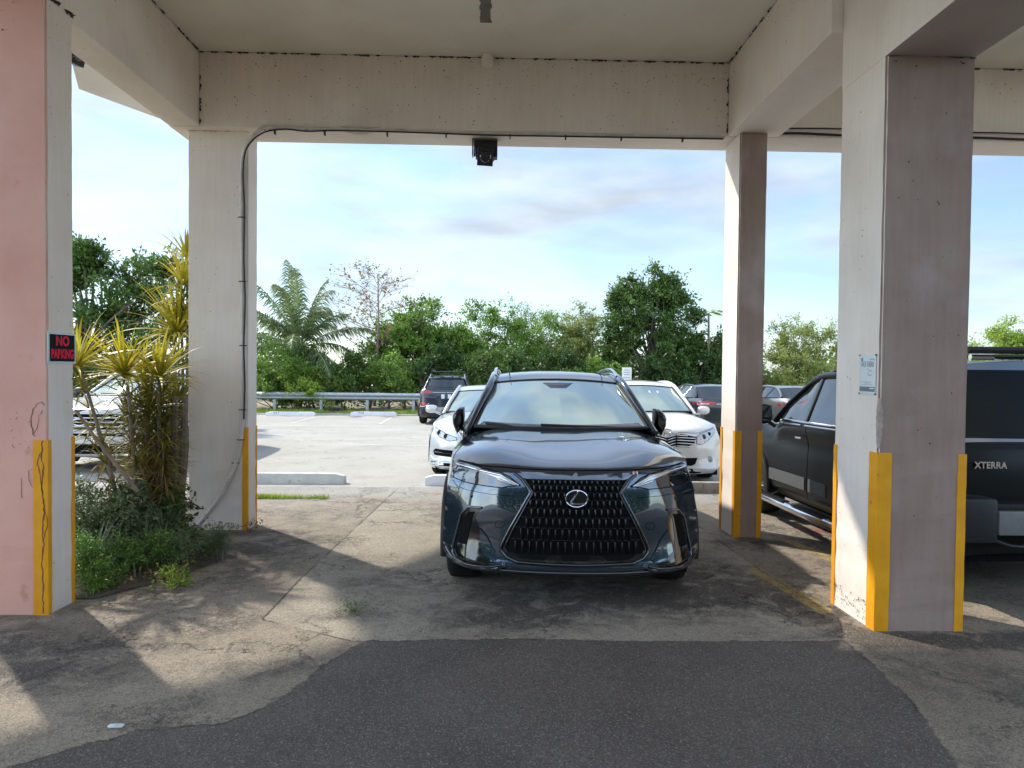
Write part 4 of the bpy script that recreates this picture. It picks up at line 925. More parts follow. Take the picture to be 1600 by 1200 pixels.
# ---- dark blue crossover at the rail, tail to the camera
M_navy = paint('dark_blue_paint', (.006, .014, .026), metal=.1, rough=.3)
yr = 21.9; r = rear_root('parked_crossover', -1.72, yr, 4.7, math.radians(1.5), label='dark blue crossover with roof rails parked tail first at the end of the guardrail', cat='car', group=CARS)
P = scaled(.945, 4.7, 1.66, [.22, .28, .62, .95, 1.12])
c = Car(P, r, M_navy); c.build_shell(tyre=(.37, .24), rails=(2.0, 4.1, -.01, .05, .022, M_chrome))
def rdecals(c, items):
    for nm, poly, m, off in items: c.decal(nm, 'r', poly, m, off=off, res=.06)
rdecals(c, [('rear_window_upper', [(-.56, 1.53), (.56, 1.53), (.66, 1.25), (.0, 1.22), (-.66, 1.25)], M_glass, .01), ('spoiler', [(-.60, 1.60), (.60, 1.60), (.58, 1.52), (-.58, 1.52)], M_gloss, .05),
    ('number_plate', [(-.16, 1.0), (.16, 1.0), (.16, .86), (-.16, .86)], M_plate, .012), ('bumper_cladding', [(-.80, .50), (.80, .50), (.78, .34), (-.78, .34)], M_black, .008),
    ('skid_panel', [(-.62, .58), (.62, .58), (.55, .40), (-.55, .40)], mat('grey_plastic', (.32, .33, .34), rough=.5), .016)])
for sg in (1, -1):
    c.decal('tail_lamp', 'r', [(sg*a, b) for a, b in ((.44, 1.09), (.60, 1.13), (.84, 1.14), (.86, 1.03), (.66, 1.0), (.46, 1.03))], M_red, off=.012, res=.05)
    c.decal('reflector', 'r', [(sg*a, b) for a, b in ((.60, .72), (.84, .74), (.86, .62), (.68, .62))], M_red, off=.012, res=.05)
    c.line('bumper_trim', 'r', [(sg*.55, .70), (sg*.70, .60), (sg*.88, .60)], .012, M_chrome, off=.014)
    side_mirror(c, sg, (sg*1.02, 1.7, 1.16), (.20, .13, .15), M_navy)
c.line('tailgate_trim', 'r', [(-.44, 1.06), (0, 1.055), (.44, 1.06)], .010, M_chrome, off=.012)
e1 = ring(c, 0, 1.13, .075, .045, .008, M_chrome, c.root, off=.02, name='emblem', d='r')
L_ = c.hit('r', 0, 1.13)[0]
MB().tube([(-.03, L_.y+.022, 1.10), (-.015, L_.y+.022, 1.16)], .006, 6).tube([(.015, L_.y+.022, 1.10), (.03, L_.y+.022, 1.16)], .006, 6).tube([(-.022, L_.y+.022, 1.125), (.022, L_.y+.022, 1.135)], .006, 6).build('emblem_letter', M_chrome, e1)
MB().tube([(-.56, 2.9, 1.76), (.56, 2.9, 1.76)], .02, 6).tube([(-.56, 3.8, 1.74), (.56, 3.8, 1.74)], .02, 6).build('roof_crossbar', M_black, c.root)
# ---- black sedan, tail to the camera, right
M_blk = paint('black_paint', (.010, .012, .014), rough=.25)
yr = 16.9; r = rear_root('parked_sedan', 6.02, yr, 4.8, 0, label='black sedan with lit red tail lamp seen just left of the slim right column', cat='car', group=CARS)
r['label'] = 'black sedan with red tail lamp seen just left of the slim white column'
c = Car(scaled(.91, 4.8, 1.44, [.18, .24, .56, .86, 1.05], sed=True), r, M_blk); c.build_shell(tyre=(.33, .21))
for sg in (1, -1):
    q = [(sg*a, b) for a, b in ((.40, .98), (.62, 1.01), (.86, .99), (.86, .90), (.66, .87), (.50, .89))]
    t = c.decal('tail_lamp', 'r', q, M_red, off=.012, res=.05)
    c.decal('lamp_lens', 'r', [(sg*a, b) for a, b in ((.55, .945), (.78, .95), (.76, .92), (.58, .92))], M_lens, off=.018, th=.01, res=.06, parent=t)
    c.decal('reflector', 'r', [(sg*a, b) for a, b in ((.66, .46), (.84, .47), (.84, .43), (.66, .42))], M_red, off=.012, res=.06)
    side_mirror(c, sg, (sg*1.0, 1.7, 1.0), (.20, .12, .14), M_blk)
plate(c, 'r', 0, .80); c.line('boot_trim', 'r', [(-.40, .93), (.40, .93)], .012, M_chrome, off=.012)
c.line('model_badge', 'r', [(.56, .80), (.74, .80)], .008, M_chrome, off=.01); c.line('model_badge', 'r', [(.60, .765), (.70, .765)], .006, M_chrome, off=.01)
# ---- grey sedan further right
M_gry = paint('grey_paint', (.16, .165, .16), metal=.5, rough=.35)
yr = 17.2; r = rear_root('parked_sedan', 8.42, yr, 4.7, 0, label='grey sedan seen between the two right columns above the black utility vehicle', cat='car', group=CARS)
c = Car(scaled(.90, 4.7, 1.42, [.18, .24, .56, .88, 1.06], sed=True), r, M_gry); c.build_shell(tyre=(.33, .21))
for sg in (1, -1): c.decal('tail_lamp', 'r', [(sg*a, b) for a, b in ((.44, .97), (.62, 1.0), (.86, .98), (.86, .86), (.60, .85))], M_red, off=.012, res=.05)
plate(c, 'r', 0, .80)
# ---- black utility vehicle standing in the next bay, tail to the camera
M_x = paint('black_metallic_paint', (.003, .004, .005), rough=.3, coat=.0)
M_x.node_tree.nodes['Principled BSDF'].inputs['Specular IOR Level'].default_value = .3
XL = 4.25; xr = rear_root('parked_utility_vehicle', 3.93, 4.3, XL, 0, label='black boxy utility vehicle with roof rack and chrome step bars in the right bay', cat='car')
PX = dict(hw=.925, L=XL, z=[.30, .36, .62, .98, 1.08], cowl=1.1, fw=.85, rw=3.35, rtaper=.25,
    belt=[(1.6, .905, 1.10), (2.1, .91, 1.10), (2.7, .91, 1.10), (3.2, .905, 1.10), (3.7, .895, 1.10), (4.0, .885, 1.10), (4.12, .87, 1.10)],
    rear=[(1.12, 4.19), (1.04, 4.20), (.94, 4.22), (.82, 4.23), (.62, 4.23), (.5, 4.2), (.42, 4.17), (.34, 4.05)],
    roof=[(1.78, 1.50, 1.86, .69, 1.46), (2.05, 1.585, 2.1, .72, 1.55), (2.5, 1.60, 2.5, .735, 1.565), (2.75, 1.62, 2.75, .74, 1.585), (2.95, 1.675, 2.95, .745, 1.64), (3.6, 1.68, 3.6, .745, 1.645), (4.05, 1.67, 4.03, .735, 1.635)],
    ws=(.80, 1.12, 1.30, 1.07, .68, 1.78, 1.86, 1.50, 1.46), rw_glass=(.80, 4.17, 4.12, 1.10, .73, 4.06, 4.03, 1.67, 1.635),
    frame=[(1.30, .86, 1.08), (1.52, .80, 1.27), (1.80, .715, 1.47), (2.1, .735, 1.555), (2.6, .745, 1.575), (3.0, .755, 1.635), (3.6, .76, 1.645), (3.98, .76, 1.62), (4.07, .80, 1.45), (4.12, .87, 1.12)],
    pillars=[2.12, 3.05], trim=M_chrome)
x = Car(PX, xr, M_x); x.build_shell(tyre=(.355, .24), spokes=6, rails=(2.2, 3.9, -.02, .075, .024, M_black))
Mpl = mat('grey_plastic', (.32, .33, .34), rough=.5); Mdg = mat('dark_grey_plastic', (.075, .08, .08), (.10, .105, .105), 60, rough=.55)
for s_, sd in ((1, 's'), (-1, 'S')):
    for a, b in ((1.28, 2.10), (2.18, 2.52)):
        md = x.decal('side_moulding', sd, [(a, .45), (b, .45), (b, .57), (a, .57)], Mdg, off=.009, th=.02, res=.05)
    x.line('door_seam', sd, [(2.14, .36), (2.14, 1.09)], .004, M_under, off=.0, n=5)
    x.line('door_seam', sd, [(3.02, .9), (3.0, 1.09)], .004, M_under, off=.0, n=5)
    hd = x.line('door_handle', sd, [(1.97, .955), (2.10, .958)], .014, M_chrome, off=.035)
    x.line('belt_moulding', sd, [(1.34, 1.078), (2.04, 1.082)], .010, M_chrome, off=.006); x.line('belt_moulding', sd, [(2.12, 1.082), (3.0, 1.085)], .010, M_chrome, off=.006)
    Y0, Y1 = 1.05, 3.0; X0 = s_*(.925+.06)
    sb = MB().tube([(s_*.80, Y0-.1, .25), (X0-s_*.03, Y0, .25), (X0, Y0+.12, .25), (X0, Y1-.12, .25), (X0-s_*.03, Y1, .25), (s_*.80, Y1+.1, .25)], .042, 14).build('step_bar', M_chrome, x.root, True, 60)
    for a, b in ((1.25, 1.85), (2.05, 2.65)):
        m_ = MB().box(*sorted((X0-s_*.045, X0+s_*.035)), a, b, .286, .298)
        for k in range(12): yy = a+.025+(b-a-.05)*k/11; m_.box(*sorted((X0-s_*.04, X0+s_*.03)), yy-.012, yy+.012, .2985, .303)
        m_.build('step_pad', M_black, sb, bevel=.003)
    for yy in (1.35, 2.7): MB().tube([(s_*.75, yy, .34), (X0, yy, .26)], .014, 6).build('step_bracket', M_black, x.root)
    side_mirror(x, s_, (s_*1.04, 1.36, 1.16), (.19, .12, .22), M_black)
    x.decal('mirror_sail', sd, [(1.36, 1.09), (1.56, 1.09), (1.58, 1.29)], M_gloss, off=.008, th=.01, res=.1)
    x.decal('tail_lamp', 'r', [(s_*a, b) for a, b in ((.80, 1.42), (.875, 1.40), (.90, 1.05), (.83, 1.05))], M_red, off=.01, res=.05)
    MB().box(*sorted((s_*.70, s_*.96)), 4.16, 4.36, .48, .77).build('bumper_end_cap', M_black, x.root, bevel=.03)
bp_ = MB().box(-.698, .698, 4.18, 4.36, .53, .69).build('rear_bumper', mat('bumper_grey', (.15, .155, .15), (.19, .195, .19), 20, rough=.45), x.root, bevel=.02)
MB().box(-.698, .698, 4.17, 4.34, .692, .73).build('bumper_step', M_black, x.root, bevel=.006)
MB().tube([(.72, 4.30, .50), (.60, 4.33, .46), (.52, 4.33, .455), (.46, 4.28, .49)], .012, 8).build('tow_hook', M_black, x.root, True)
x.decal('rear_glass', 'r', [(-.70, 1.60), (.70, 1.60), (.76, 1.14), (-.76, 1.14)], mat('dark_tinted_glass', (.004, .006, .006), rough=.05, spec=.08), off=.01, res=.1)
x.decal('tailgate_panel', 'r', [(-.80, 1.07), (.80, 1.07), (.81, .76), (-.81, .76)], M_x, off=.012, res=.1)
L_ = x.hit('r', .655, .965)[0]
text_obj('tailgate_lettering', 'XTERRA', .060, M_chrome, x.root, Matrix.Translation((.655, L_.y+.018, .965))@Matrix.Rotation(math.pi, 4, 'Z')@Matrix.Rotation(math.pi/2, 4, 'X'), depth=.003, bold=.002, cond=.92, space=1.08)
MB().tube([(.70, 4.05, 1.735), (-.70, 4.05, 1.735)], .024, 8).tube([(.72, 3.0, 1.735), (-.72, 3.0, 1.735)], .02, 8).build('roof_crossbar', M_black, x.root, True)
MB().tube([(.66, 4.02, 1.69), (.5, 4.02, 1.69)], .02, 8).tube([(.1, 4.02, 1.69), (-.1, 4.02, 1.69)], .02, 8).build('rack_foot', M_chrome, x.root, True)
# ------------------------------------------------------------ fixtures
def P2(x, y, Y):             # photo pixel -> point on the plane y=Y (used once to place real objects)
    F = 1050.; d = cf+cr*((x-800)/F)-cu*((y-600)/F); t = Y/d.y; return Vector((d.x*t, Y, EYE+d.z*t))
def smooth_path(pts, n=8):
    A = np.array([tuple(p) for p in pts]); return [Vector(q) for q in catmull(A, np.linspace(0, len(A)-1, (len(A)-1)*n+1))]
M_conduit = mat('white_conduit', (.62, .57, .52), (.50, .45, .40), 8, rough=.6, bump=.2, bscale=40, spots=[((.1, .08, .06), 30, .68, .74, .8)])
M_cable = mat('black_cable', (.012, .011, .010), rough=.6)
M_sblk = mat('sign_black', (.008, .018, .020), rough=.8, spec=.1); M_sred = mat('sign_red', (.75, .03, .06), rough=.7, spec=.1)
M_swhite = mat('sign_white', (.62, .68, .68), (.55, .60, .60), 30, rough=.4); M_sgrey = mat('sign_grey', (.10, .13, .14), rough=.5); M_smid = mat('sign_print', (.28, .31, .32), rough=.5)
# white conduit: down the left column, sweeping to the ground; along the beam to the right
cond = empty('conduit', (-2.45, 6.58, 0), label='off white conduit running along the beam and curving down the left column to the soil', cat='pipe')
def cobj(name, pts, r, m, parent=cond, n=10):
    off = Vector((2.45, -6.58, 0)) if parent is cond else Vector((0, 0, 0))
    return MB().tube([Vector(p)+off for p in pts], r, n).build(name, m, parent, True, 60)
path = [P2(294, 832, 6.42), P2(312, 818, 6.46), P2(335, 790, 6.50), P2(356, 755, 6.54), P2(371, 715, 6.565), P2(377, 680, 6.57), P2(379, 640, 6.573), P2(379.5, 540, 6.573), P2(379, 420, 6.573), P2(378, 300, 6.573), P2(379, 255, 6.572), P2(384, 232, 6.56), P2(396, 212, 6.52), P2(411, 201, 6.482), P2(432, 199.5, 6.478)]
path[0].z = gz(6.42)+.0
cobj('pipe', smooth_path(path), .021, M_conduit)
hp = [path[-1], P2(560, 203, 6.478), P2(700, 207, 6.478), P2(850, 209, 6.478), P2(1000, 212, 6.478), P2(1132, 215, 6.478)]
cobj('pipe', smooth_path(hp, 6), .016, M_conduit)
for a, b in ((640, 379), (540, 380), (440, 379), (340, 378), (723, 368), (687, 376)):
    p = P2(b, a, 6.573); cobj('clamp', [p+Vector((-.035, -.0, 0)), p+Vector((-.02, -.024, 0)), p+Vector((.02, -.024, 0)), p+Vector((.035, 0, 0))], .005, M_cable, n=6)
# black cable clipped below the conduit
cab = empty('cable', (0, 6.47, 3.78), label='thin black cable clipped along the lower edge of the concrete beam', cat='cable')
cp = [P2(381, 655, 6.552), P2(382.5, 600, 6.552), P2(381, 540, 6.552), P2(383, 470, 6.552), P2(381, 400, 6.552), P2(382, 330, 6.552), P2(380, 270, 6.55), P2(384, 236, 6.54), P2(396, 218, 6.50), P2(412, 207, 6.463), P2(430, 203, 6.463), P2(450, 202, 6.463), P2(480, 205, 6.463), P2(520, 204, 6.463), P2(580, 205, 6.463), P2(650, 207, 6.463), P2(760, 211, 6.463), P2(880, 213, 6.463), P2(1000, 215, 6.463), P2(1130, 217, 6.463)]
MB().tube([p-Vector((0, 6.47, 3.78)) for p in smooth_path(cp)], .0075, 7).build('wire', M_cable, cab, True)
MB().tube([p-Vector((0, 6.47, 3.78))+Vector((0, .012, .022+.006*math.sin(i))) for i, p in enumerate(smooth_path(cp[9:]))], .004, 6).build('wire', M_cable, cab, True)
for xx in (429, 507, 605, 697, 797, 884, 971, 1067):
    p = P2(xx, 204+(xx-430)*.0185, 6.463)-Vector((0, 6.47, 3.78)); MB().box(p.x-.006, p.x+.006, -.014, .022, p.z-.032, p.z+.006).build('clip', M_cable, cab)
cab2 = empty('cable', (4.5, 6.47, 3.78), label='dark cable bundle under the beam to the right of the thick column', cat='cable')
MB().tube([Vector((x, .012+.004*math.sin(x*5), .02-.004*x+.004*math.sin(x*7))) for x in np.linspace(-2.2, 5, 60)], .012, 7).build('wire', M_cable, cab2, True)
MB().tube([Vector((x, .0, .065-.006*x+.006*math.sin(x*4))) for x in np.linspace(-2.2, 5, 60)], .007, 7).build('wire', M_cable, cab2, True)
# patched hole crust on the beam and mount under the soffit
b = MB()
G = []
for i in range(9):
    G.append([( -1.52+.40*(k/12)+random.uniform(-.004, .004), 6.497+.05*(i/8)-.012*math.sin(math.pi*i/8)*math.sin(math.pi*k/12)-.004, 3.797-.035*math.sin(math.pi*k/12)*(i/8)**.5-.02*(i/8)+random.uniform(-.003, .003)) for k in range(13)])
tag(b.grid(G).build('plaster_patch', M_conduit, None, True, normals=True), 'rough oval patch of crusty plaster on the beam edge near the left column', 'plaster patch')
# junction box at ceiling joint
jb = empty('junction_box', (-.105, 6.45, 4.42), label='small round capped fixture painted white at the joint of ceiling and beam', cat='junction box')
MB().lathe([(.0, -.045), (.05, -.045), (.056, -.038), (.056, .0), (.05, .03), (.05, .06)], 24, 'z').build('cap', M_wall, jb, True)
MB().box(-.06, .06, .02, .049, -.02, .058).build('back_plate', M_wall, jb, bevel=.004)
# bare slot in the ceiling
sl2 = MB(); N = 22; A, B = [], []
for i in range(N+1):
    y = 5.15+.70*i/N; A.append((-.155+random.uniform(-.009, .009), y, 4.476)); B.append((-.065+random.uniform(-.009, .009), y, 4.476))
A2 = [(x, y, 4.4785) for x, y, z in A]; B2 = [(x, y, 4.4785) for x, y, z in B]
tag(sl2.grid([A2, A, B, B2]).build('ceiling_patch', mat('bare_cement', (.13, .12, .10), (.20, .185, .15), 12, rough=.95, bump=.6, bscale=30), None, normals=True), 'dark bare cement strip left in the painted ceiling', 'cement patch')
# floodlights
def floodlight(x, y, z, yaw, tilt, label, cat='floodlight', sc=1.):
    f = empty('floodlight', (x, y, z), rz=yaw, label=label, cat=cat)
    MB().box(-.115*sc, .115*sc, -.05, .05, -.02, 0).box(-.135*sc, -.123*sc, -.05, .05, -.16, 0).build('bracket', mat('bracket_grey', (.14, .14, .12), (.22, .21, .18), 20, rough=.6), f, bevel=.003)
    MB().box(-.10*sc, .115*sc, -.075, .04, -.185, -.022).build('driver_box', M_black, f, bevel=.008)
    h = MB().box(-.08*sc, .075*sc, -.05, .05, -.085, .085); Mx = Matrix.Translation((-.0, -.085, -.185))@Matrix.Rotation(tilt, 4, 'X')@Matrix.Rotation(.05, 4, 'Y')
    for k in range(7): h.box((-.07+.0215*k)*sc, (-.064+.0215*k)*sc, .05, .075, -.075, .075)
    h.v = [tuple(Mx@Vector(p)) for p in h.v]; h_ = h.build('lamp_head', M_black, f, bevel=.005)
    l_ = MB().lathe([(.0, -.062), (.045, -.060), (.056, -.05), (.056, -.04)], 24, 'y'); l_.v = [tuple(Mx@Vector(p)) for p in l_.v]; l_.build('lens', M_dlens, h_, True)
    for s_ in (-1, 1):
        MB().tube([(s_*.108*sc, -.05, -.02), (s_*.108*sc, -.09, -.19)], .008, 6).build('yoke_arm', M_black, f)
    MB().tube(smooth_path([Vector((.06, .0, -.05)), Vector((.11*sc, .02, -.12)), Vector((.07, .03, -.2)), Vector((.02, -.03, -.2))]), .005, 6).build('lead', M_cable, f, True)
    return f
floodlight(-.118, 6.72, 3.769, 0, .45, 'black floodlight hanging under the middle of the concrete beam')
floodlight(-3.60, 5.75, 4.27, 1.2, .3, 'black floodlight half hidden beside the top of the salmon pillar')
MB_ = MB().tube([(-3.60, 5.75, 4.27), (-3.60, 5.75, 5.1)], .015, 8)
tag(MB_.build('hanging_rod', M_cable), 'thin rod hanging the left floodlight from the balcony underside', 'rod')
# signs
s1 = empty('sign', (-2.768, 4.36, 1.605), rz=math.pi/2, label='NO PARKING sign with red letters on black, fixed to the salmon pillar', cat='sign')
MB().box(-.139, .139, -.004, 0, -.098, .098).build('border', M_swhite, s1, bevel=.001)
MB().box(-.122, .122, -.006, -.0042, -.085, .085).build('panel', M_sblk, s1)
RX = Matrix.Rotation(math.pi/2, 4, 'X')
text_obj('letters', 'NO', .083, M_sred, s1, Matrix.Translation((0, -.0065, .042))@RX, depth=.001, bold=.003, cond=1.0)
text_obj('letters', 'PARKING', .080, M_sred, s1, Matrix.Translation((0, -.0065, -.040))@RX, depth=.001, bold=.003, cond=.66)
s2 = empty('sign', (2.298, 4.092, 1.49), rz=-math.pi/2, label='narrow white pay notice with fine print screwed to the thick right column', cat='sign')
MB().box(-.089, .089, -.004, 0, -.122, .122).build('panel', M_swhite, s2, bevel=.001)
MB().box(-.083, .083, -.0055, -.0042, -.104, -.074).build('footer_band', M_sgrey, s2)
text_obj('heading', 'PAY HERE', .040, M_smid, s2, Matrix.Translation((0, -.0048, .060))@RX, depth=.0006, cond=.80, bold=.0008)
MB().box(-.072, -.052, -.0053, -.0042, .082, .104).build('logo', M_smid, s2, bevel=.003)
MB().box(.025, .072, -.005, -.0042, .091, .098).build('caption', M_smid, s2)
MB().box(-.06, .06, -.005, -.0042, .078, .081).build('caption', M_smid, s2)
for z, a, b_ in ((.028, .01, .05), (.020, .01, .045), (.0, .01, .05), (-.006, .01, .04), (-.045, -.055, .055), (-.053, -.03, .03), (-.062, -.055, .055)):
    MB().box(a, b_, -.005, -.0042, z-.0016, z+.0016).build('print_line', M_smid, s2)
for z in (.033, .008): MB().lathe([(0, -.0053), (.0035, -.0053), (.0035, -.004)], 10, 'y', (.004, 0, z)).build('bullet', M_sgrey, s2)
MB().box(.03, .075, -.0062, -.0056, -.088, -.080).build('footer_text', M_swhite, s2)
for a in (-.089, .089):
    for z in (-.118, .120): MB().lathe([(0, -.008), (.005, -.007), (.006, -.002)], 10, 'y', (a, 0, z)).build('screw', M_cable, s2, True)
# small white sign on a post behind the white crossover
s3 = empty('sign', (4.12, 21.0, gz(21)), label='small white notice on a thin post behind the white crossover', cat='sign')
MB().tube([(0, .02, 0), (0, .02, 1.55)], .03, 8).build('post', mat('galvanised_steel', (.42, .45, .46), (.52, .55, .56), 8, rough=.5, metal=.6), s3)
MB().box(-.15, .15, -.012, 0, 1.5, 1.92).build('panel', mat('notice_white', (.72, .72, .70), rough=.5), s3, bevel=.004)
for z, w in ((1.84, .08), (1.77, .10), (1.70, .09), (1.60, .10)): MB().box(-w, w, -.0135, -.0122, z-.012, z+.012).build('print_line', M_smid, s3)
# salmon pillar damage: cracks in the render and the yellow corner band
def crack(pts, r, name='crack', par=c1):
    rnd = random.Random(len(pts)*7+int(r*1e4)); A = []; B = []
    mb = MB()
    for i in range(len(pts)-1):
        p, q = Vector(pts[i]), Vector(pts[i+1]); k = max(1, int((q-p).length/.02))
        for j in range(k): A.append(p.lerp(q, j/k)+Vector((rnd.uniform(-.004, .004), 0, rnd.uniform(-.004, .004))))
    A.append(Vector(pts[-1]))
    L1 = [a+Vector((-r*rnd.uniform(.3, 1.2), 0, 0)) for a in A]; L2 = [a+Vector((r*rnd.uniform(.3, 1.2), 0, 0)) for a in A]
    mb.grid([[(p.x, p.y-6.6, p.z) for p in L1], [(p.x, p.y-6.6, p.z) for p in L2]], flip=True)
    return mb.build(name, M_crack, par)
M_crack = mat('crack_brown', (.10, .05, .025), (.2, .1, .05), 20, rough=.95)  # dark brown tone of the pillar cracks and chips
yf = 4.225-.0052
crack([(-2.80, yf, 1.03), (-2.806, yf, .93), (-2.795, yf, .86), (-2.808, yf, .74), (-2.79, yf, .62), (-2.80, yf, .50), (-2.795, yf, .38), (-2.805, yf, .25), (-2.798, yf, .1), (-2.80, yf, -.05)], .0045)
crack([(-2.815, yf, .95), (-2.83, yf, .88), (-2.812, yf, .80), (-2.795, yf, .70)], .003)
crack([(-2.795, yf, .62), (-2.775, yf, .56), (-2.772, yf, .50), (-2.79, yf, .42)], .003)
yf = 4.225-.0015
crack([(-2.85, yf, 1.05), (-2.868, yf, 1.12), (-2.872, yf, 1.17), (-2.858, yf, 1.22), (-2.83, yf, 1.255), (-2.80, yf, 1.265), (-2.785, yf, 1.245)], .0035)
crack([(-2.86, yf, 1.06), (-2.84, yf, 1.09), (-2.82, yf, 1.18), (-2.80, yf, 1.215)], .0025)
crack([(-2.855, yf, .85), (-2.885, yf, .84), (-2.89, yf, .79), (-2.87, yf, .745), (-2.852, yf, .73)], .0022)
crack([(-2.93, yf, .80), (-2.928, yf, .67)], .0025)
Rr = random.Random(4)
for k in range(16):
    x = Rr.uniform(-3.0, -2.87); z = Rr.uniform(.95, 1.28)
    crack([(x, yf, z), (x+Rr.uniform(-.015, .015), yf, z+Rr.uniform(-.01, .02))], .003, 'chip')
def chips(x, ys_, zs_, n, seed, par, side=-1, big=1.):      # dark chips on faces looking along x
    r_ = random.Random(seed); mb = MB()
    for _ in range(n):
        y = r_.uniform(*ys_); z = r_.uniform(*zs_); r = r_.uniform(.0015, .005)*big
        mb.add([(x+side*.0025, y-6.6+r*math.cos(a)*r_.uniform(.5, 1.2), z+r*math.sin(a)*r_.uniform(.5, 1.5)) for a in (0, 1.2, 2.4, 3.6, 5)], [(0, 1, 2, 3, 4)])
    mb.build('stains', M_mould, par)['kind'] = 'stuff'
chips(2.30, (4.0, 4.47), (-.04, .09), 90, 1, c4, big=1.3); chips(2.30, (4.0, 4.47), (.3, 3.2), 45, 2, c4); chips(-2.77, (4.24, 4.48), (.1, 3.6), 25, 3, c1, side=1)
chips(2.305, (6.4, 6.78), (.2, 3.6), 25, 4, c3)
def chipsY(y, xs_, zs_, n, seed, par, big=1.):
    r_ = random.Random(seed); mb = MB()
    for _ in range(n):
        x = r_.uniform(*xs_); z = r_.uniform(*zs_); r = r_.uniform(.0015, .006)*big
        mb.add([(x+r*math.cos(a)*r_.uniform(.5, 1.2), y-6.6-.0025, z+r*math.sin(a)*r_.uniform(.5, 1.5)) for a in (0, 1.2, 2.4, 3.6, 5)], [(0, 1, 2, 3, 4)])
    mb.build('stains', M_mould, par)['kind'] = 'stuff'
chipsY(3.97, (2.34, 2.80), (.3, 3.3), 30, 5, c4); chipsY(6.6, (-2.96, -2.50), (.2, 3.6), 30, 6, c2); chipsY(6.5, (-2.8, 2.2), (3.8, 4.45), 170, 7, garage, 1.15)
# spalled plaster along the corner of the thick column
M_spall = mat('bare_plaster', (.52, .42, .36), (.40, .31, .26), 20, rough=.95, bump=.8, bscale=50)
sp = MB(); r_ = random.Random(9); rows_ = []
for i in range(16):
    z = 1.05+.30*i/15; w = .02*math.sin(math.pi*(i+.5)/16)*r_.uniform(.6, 1.2)+.006
    rows_.append([(2.2975, 3.97+w-6.6, z), (2.2985-.002*r_.random(), 3.972-6.6, z), (2.302+.004*r_.random(), 3.9675-6.6, z), (2.30+w*1.1, 3.9675-6.6, z)])
sp.grid(rows_).build('spalled_corner', M_spall, c4, True, normals=True)

# ------------------------------------------------------------ guardrail, wheel stops, verge
gr_ = empty('guardrail', (-8, 29, gz(29)), rz=math.radians(-.3), label='grey corrugated steel guardrail along the far edge of the lot', cat='guardrail')
M_galv = mat('galvanised_steel', (.42, .45, .46), (.52, .55, .56), 8, rough=.5, metal=.6)
prof = [(0, .56), (-.03, .58), (-.085, .62), (-.085, .66), (-.03, .70), (-.0, .715), (-.03, .73), (-.085, .77), (-.085, .81), (-.03, .85), (0, .87)]
MB().grid([[(x, yy, zz) for x in np.linspace(-8, 20, 15)] for yy, zz in prof]).build('beam', M_galv, gr_, True, 40, normals=True)
for k in range(15): MB().box(-7.4+1.98*k-.06, -7.4+1.98*k+.06, .01, .13, -.05, .80).build('post', M_galv, gr_, bevel=.006)
def wheel_stop(x0, x1, y, m, label, h=.13, d=.16, mark=None, yaw=0):
    L_ = x1-x0; e = empty('wheel_stop', ((x0+x1)/2, y, gz(y)), rz=yaw, label=label, cat='wheel stop', group='concrete wheel stops')
    mb = MB(); n = 14; rr = random.Random(int(x0*10)); R_ = []
    for i in range(n+1):
        t = i/n; x = -L_/2+L_*t; s_ = .75 if i in (0, n) else 1
        R_.append([(x, -d/2, 0), (x, -d*.46, h*.55*s_), (x, -d*.32, h*.96*s_+rr.uniform(-.003, .003)), (x, 0, h*s_), (x, d*.32, h*.96*s_), (x, d/2, 0)])
    mb.grid(R_, flip=True); mb.add(R_[0], [(0, 1, 2, 3, 4, 5)]); mb.add(R_[-1], [(5, 4, 3, 2, 1, 0)])
    bl = mb.build('block', m, e, True, 40, normals=True)
    if mark: text_obj('number', mark, .11, M_sgrey, e, Matrix.Translation((-L_/2+.42, -d*.41, h*.72))@Matrix.Rotation(math.radians(72), 4, 'X'), depth=.001, space=1.5, bold=.002)
    return e
M_cs = mat('painted_concrete', (.50, .51, .47), (.62, .63, .59), 5, rough=.85, bump=.4, bscale=30, spots=[((.2, .18, .15), 9, .62, .72, .6)])
M_cw = mat('white_concrete', (.72, .72, .74), (.80, .80, .82), 5, rough=.8)
M_cd = mat('weathered_concrete', (.42, .38, .32), (.30, .26, .21), 9, rough=.9, bump=.5, bscale=20, spots=[((.10, .085, .07), 14, .55, .66, .85)])
wheel_stop(-3.95, -2.12, 9.58, M_cs, 'long grey wheel stop right of the left column in the open lot', h=.15, d=.17)
wheel_stop(-.97, .85, 9.50, M_cw, 'white wheel stop beneath the silver sedan', h=.15)
wheel_stop(1.55, 3.38, 8.98, M_cd, 'stained concrete wheel stop beneath the white crossover', h=.15)
wheel_stop(-8.9, -7.0, 26.3, M_cw, 'white wheel stop at the far verge nearest the left column', h=.17, mark='457')
wheel_stop(-5.75, -3.93, 26.9, M_cw, 'white wheel stop with dark numerals just left of the dark blue crossover', h=.17, mark='458')
M_verge = mat('verge_soil', (.22, .20, .12), (.30, .26, .18), 3, rough=.95, bump=.8, bscale=20)
sheet('verge', [(-60, 26.9), (-14, 27.1), (60, 27.9), (60, 60), (-60, 60)], M_verge, .01, 0)
kb = MB().box(-60, 60, -.06, .06, -.05, .05); o = kb.build('kerb', M_cs); o.location = (0, 27.35, gz(27.3)); o.rotation_euler.z = .008; o['kind'] = 'structure'
lit = MB(); r_ = random.Random(2)
for k in range(1): pass
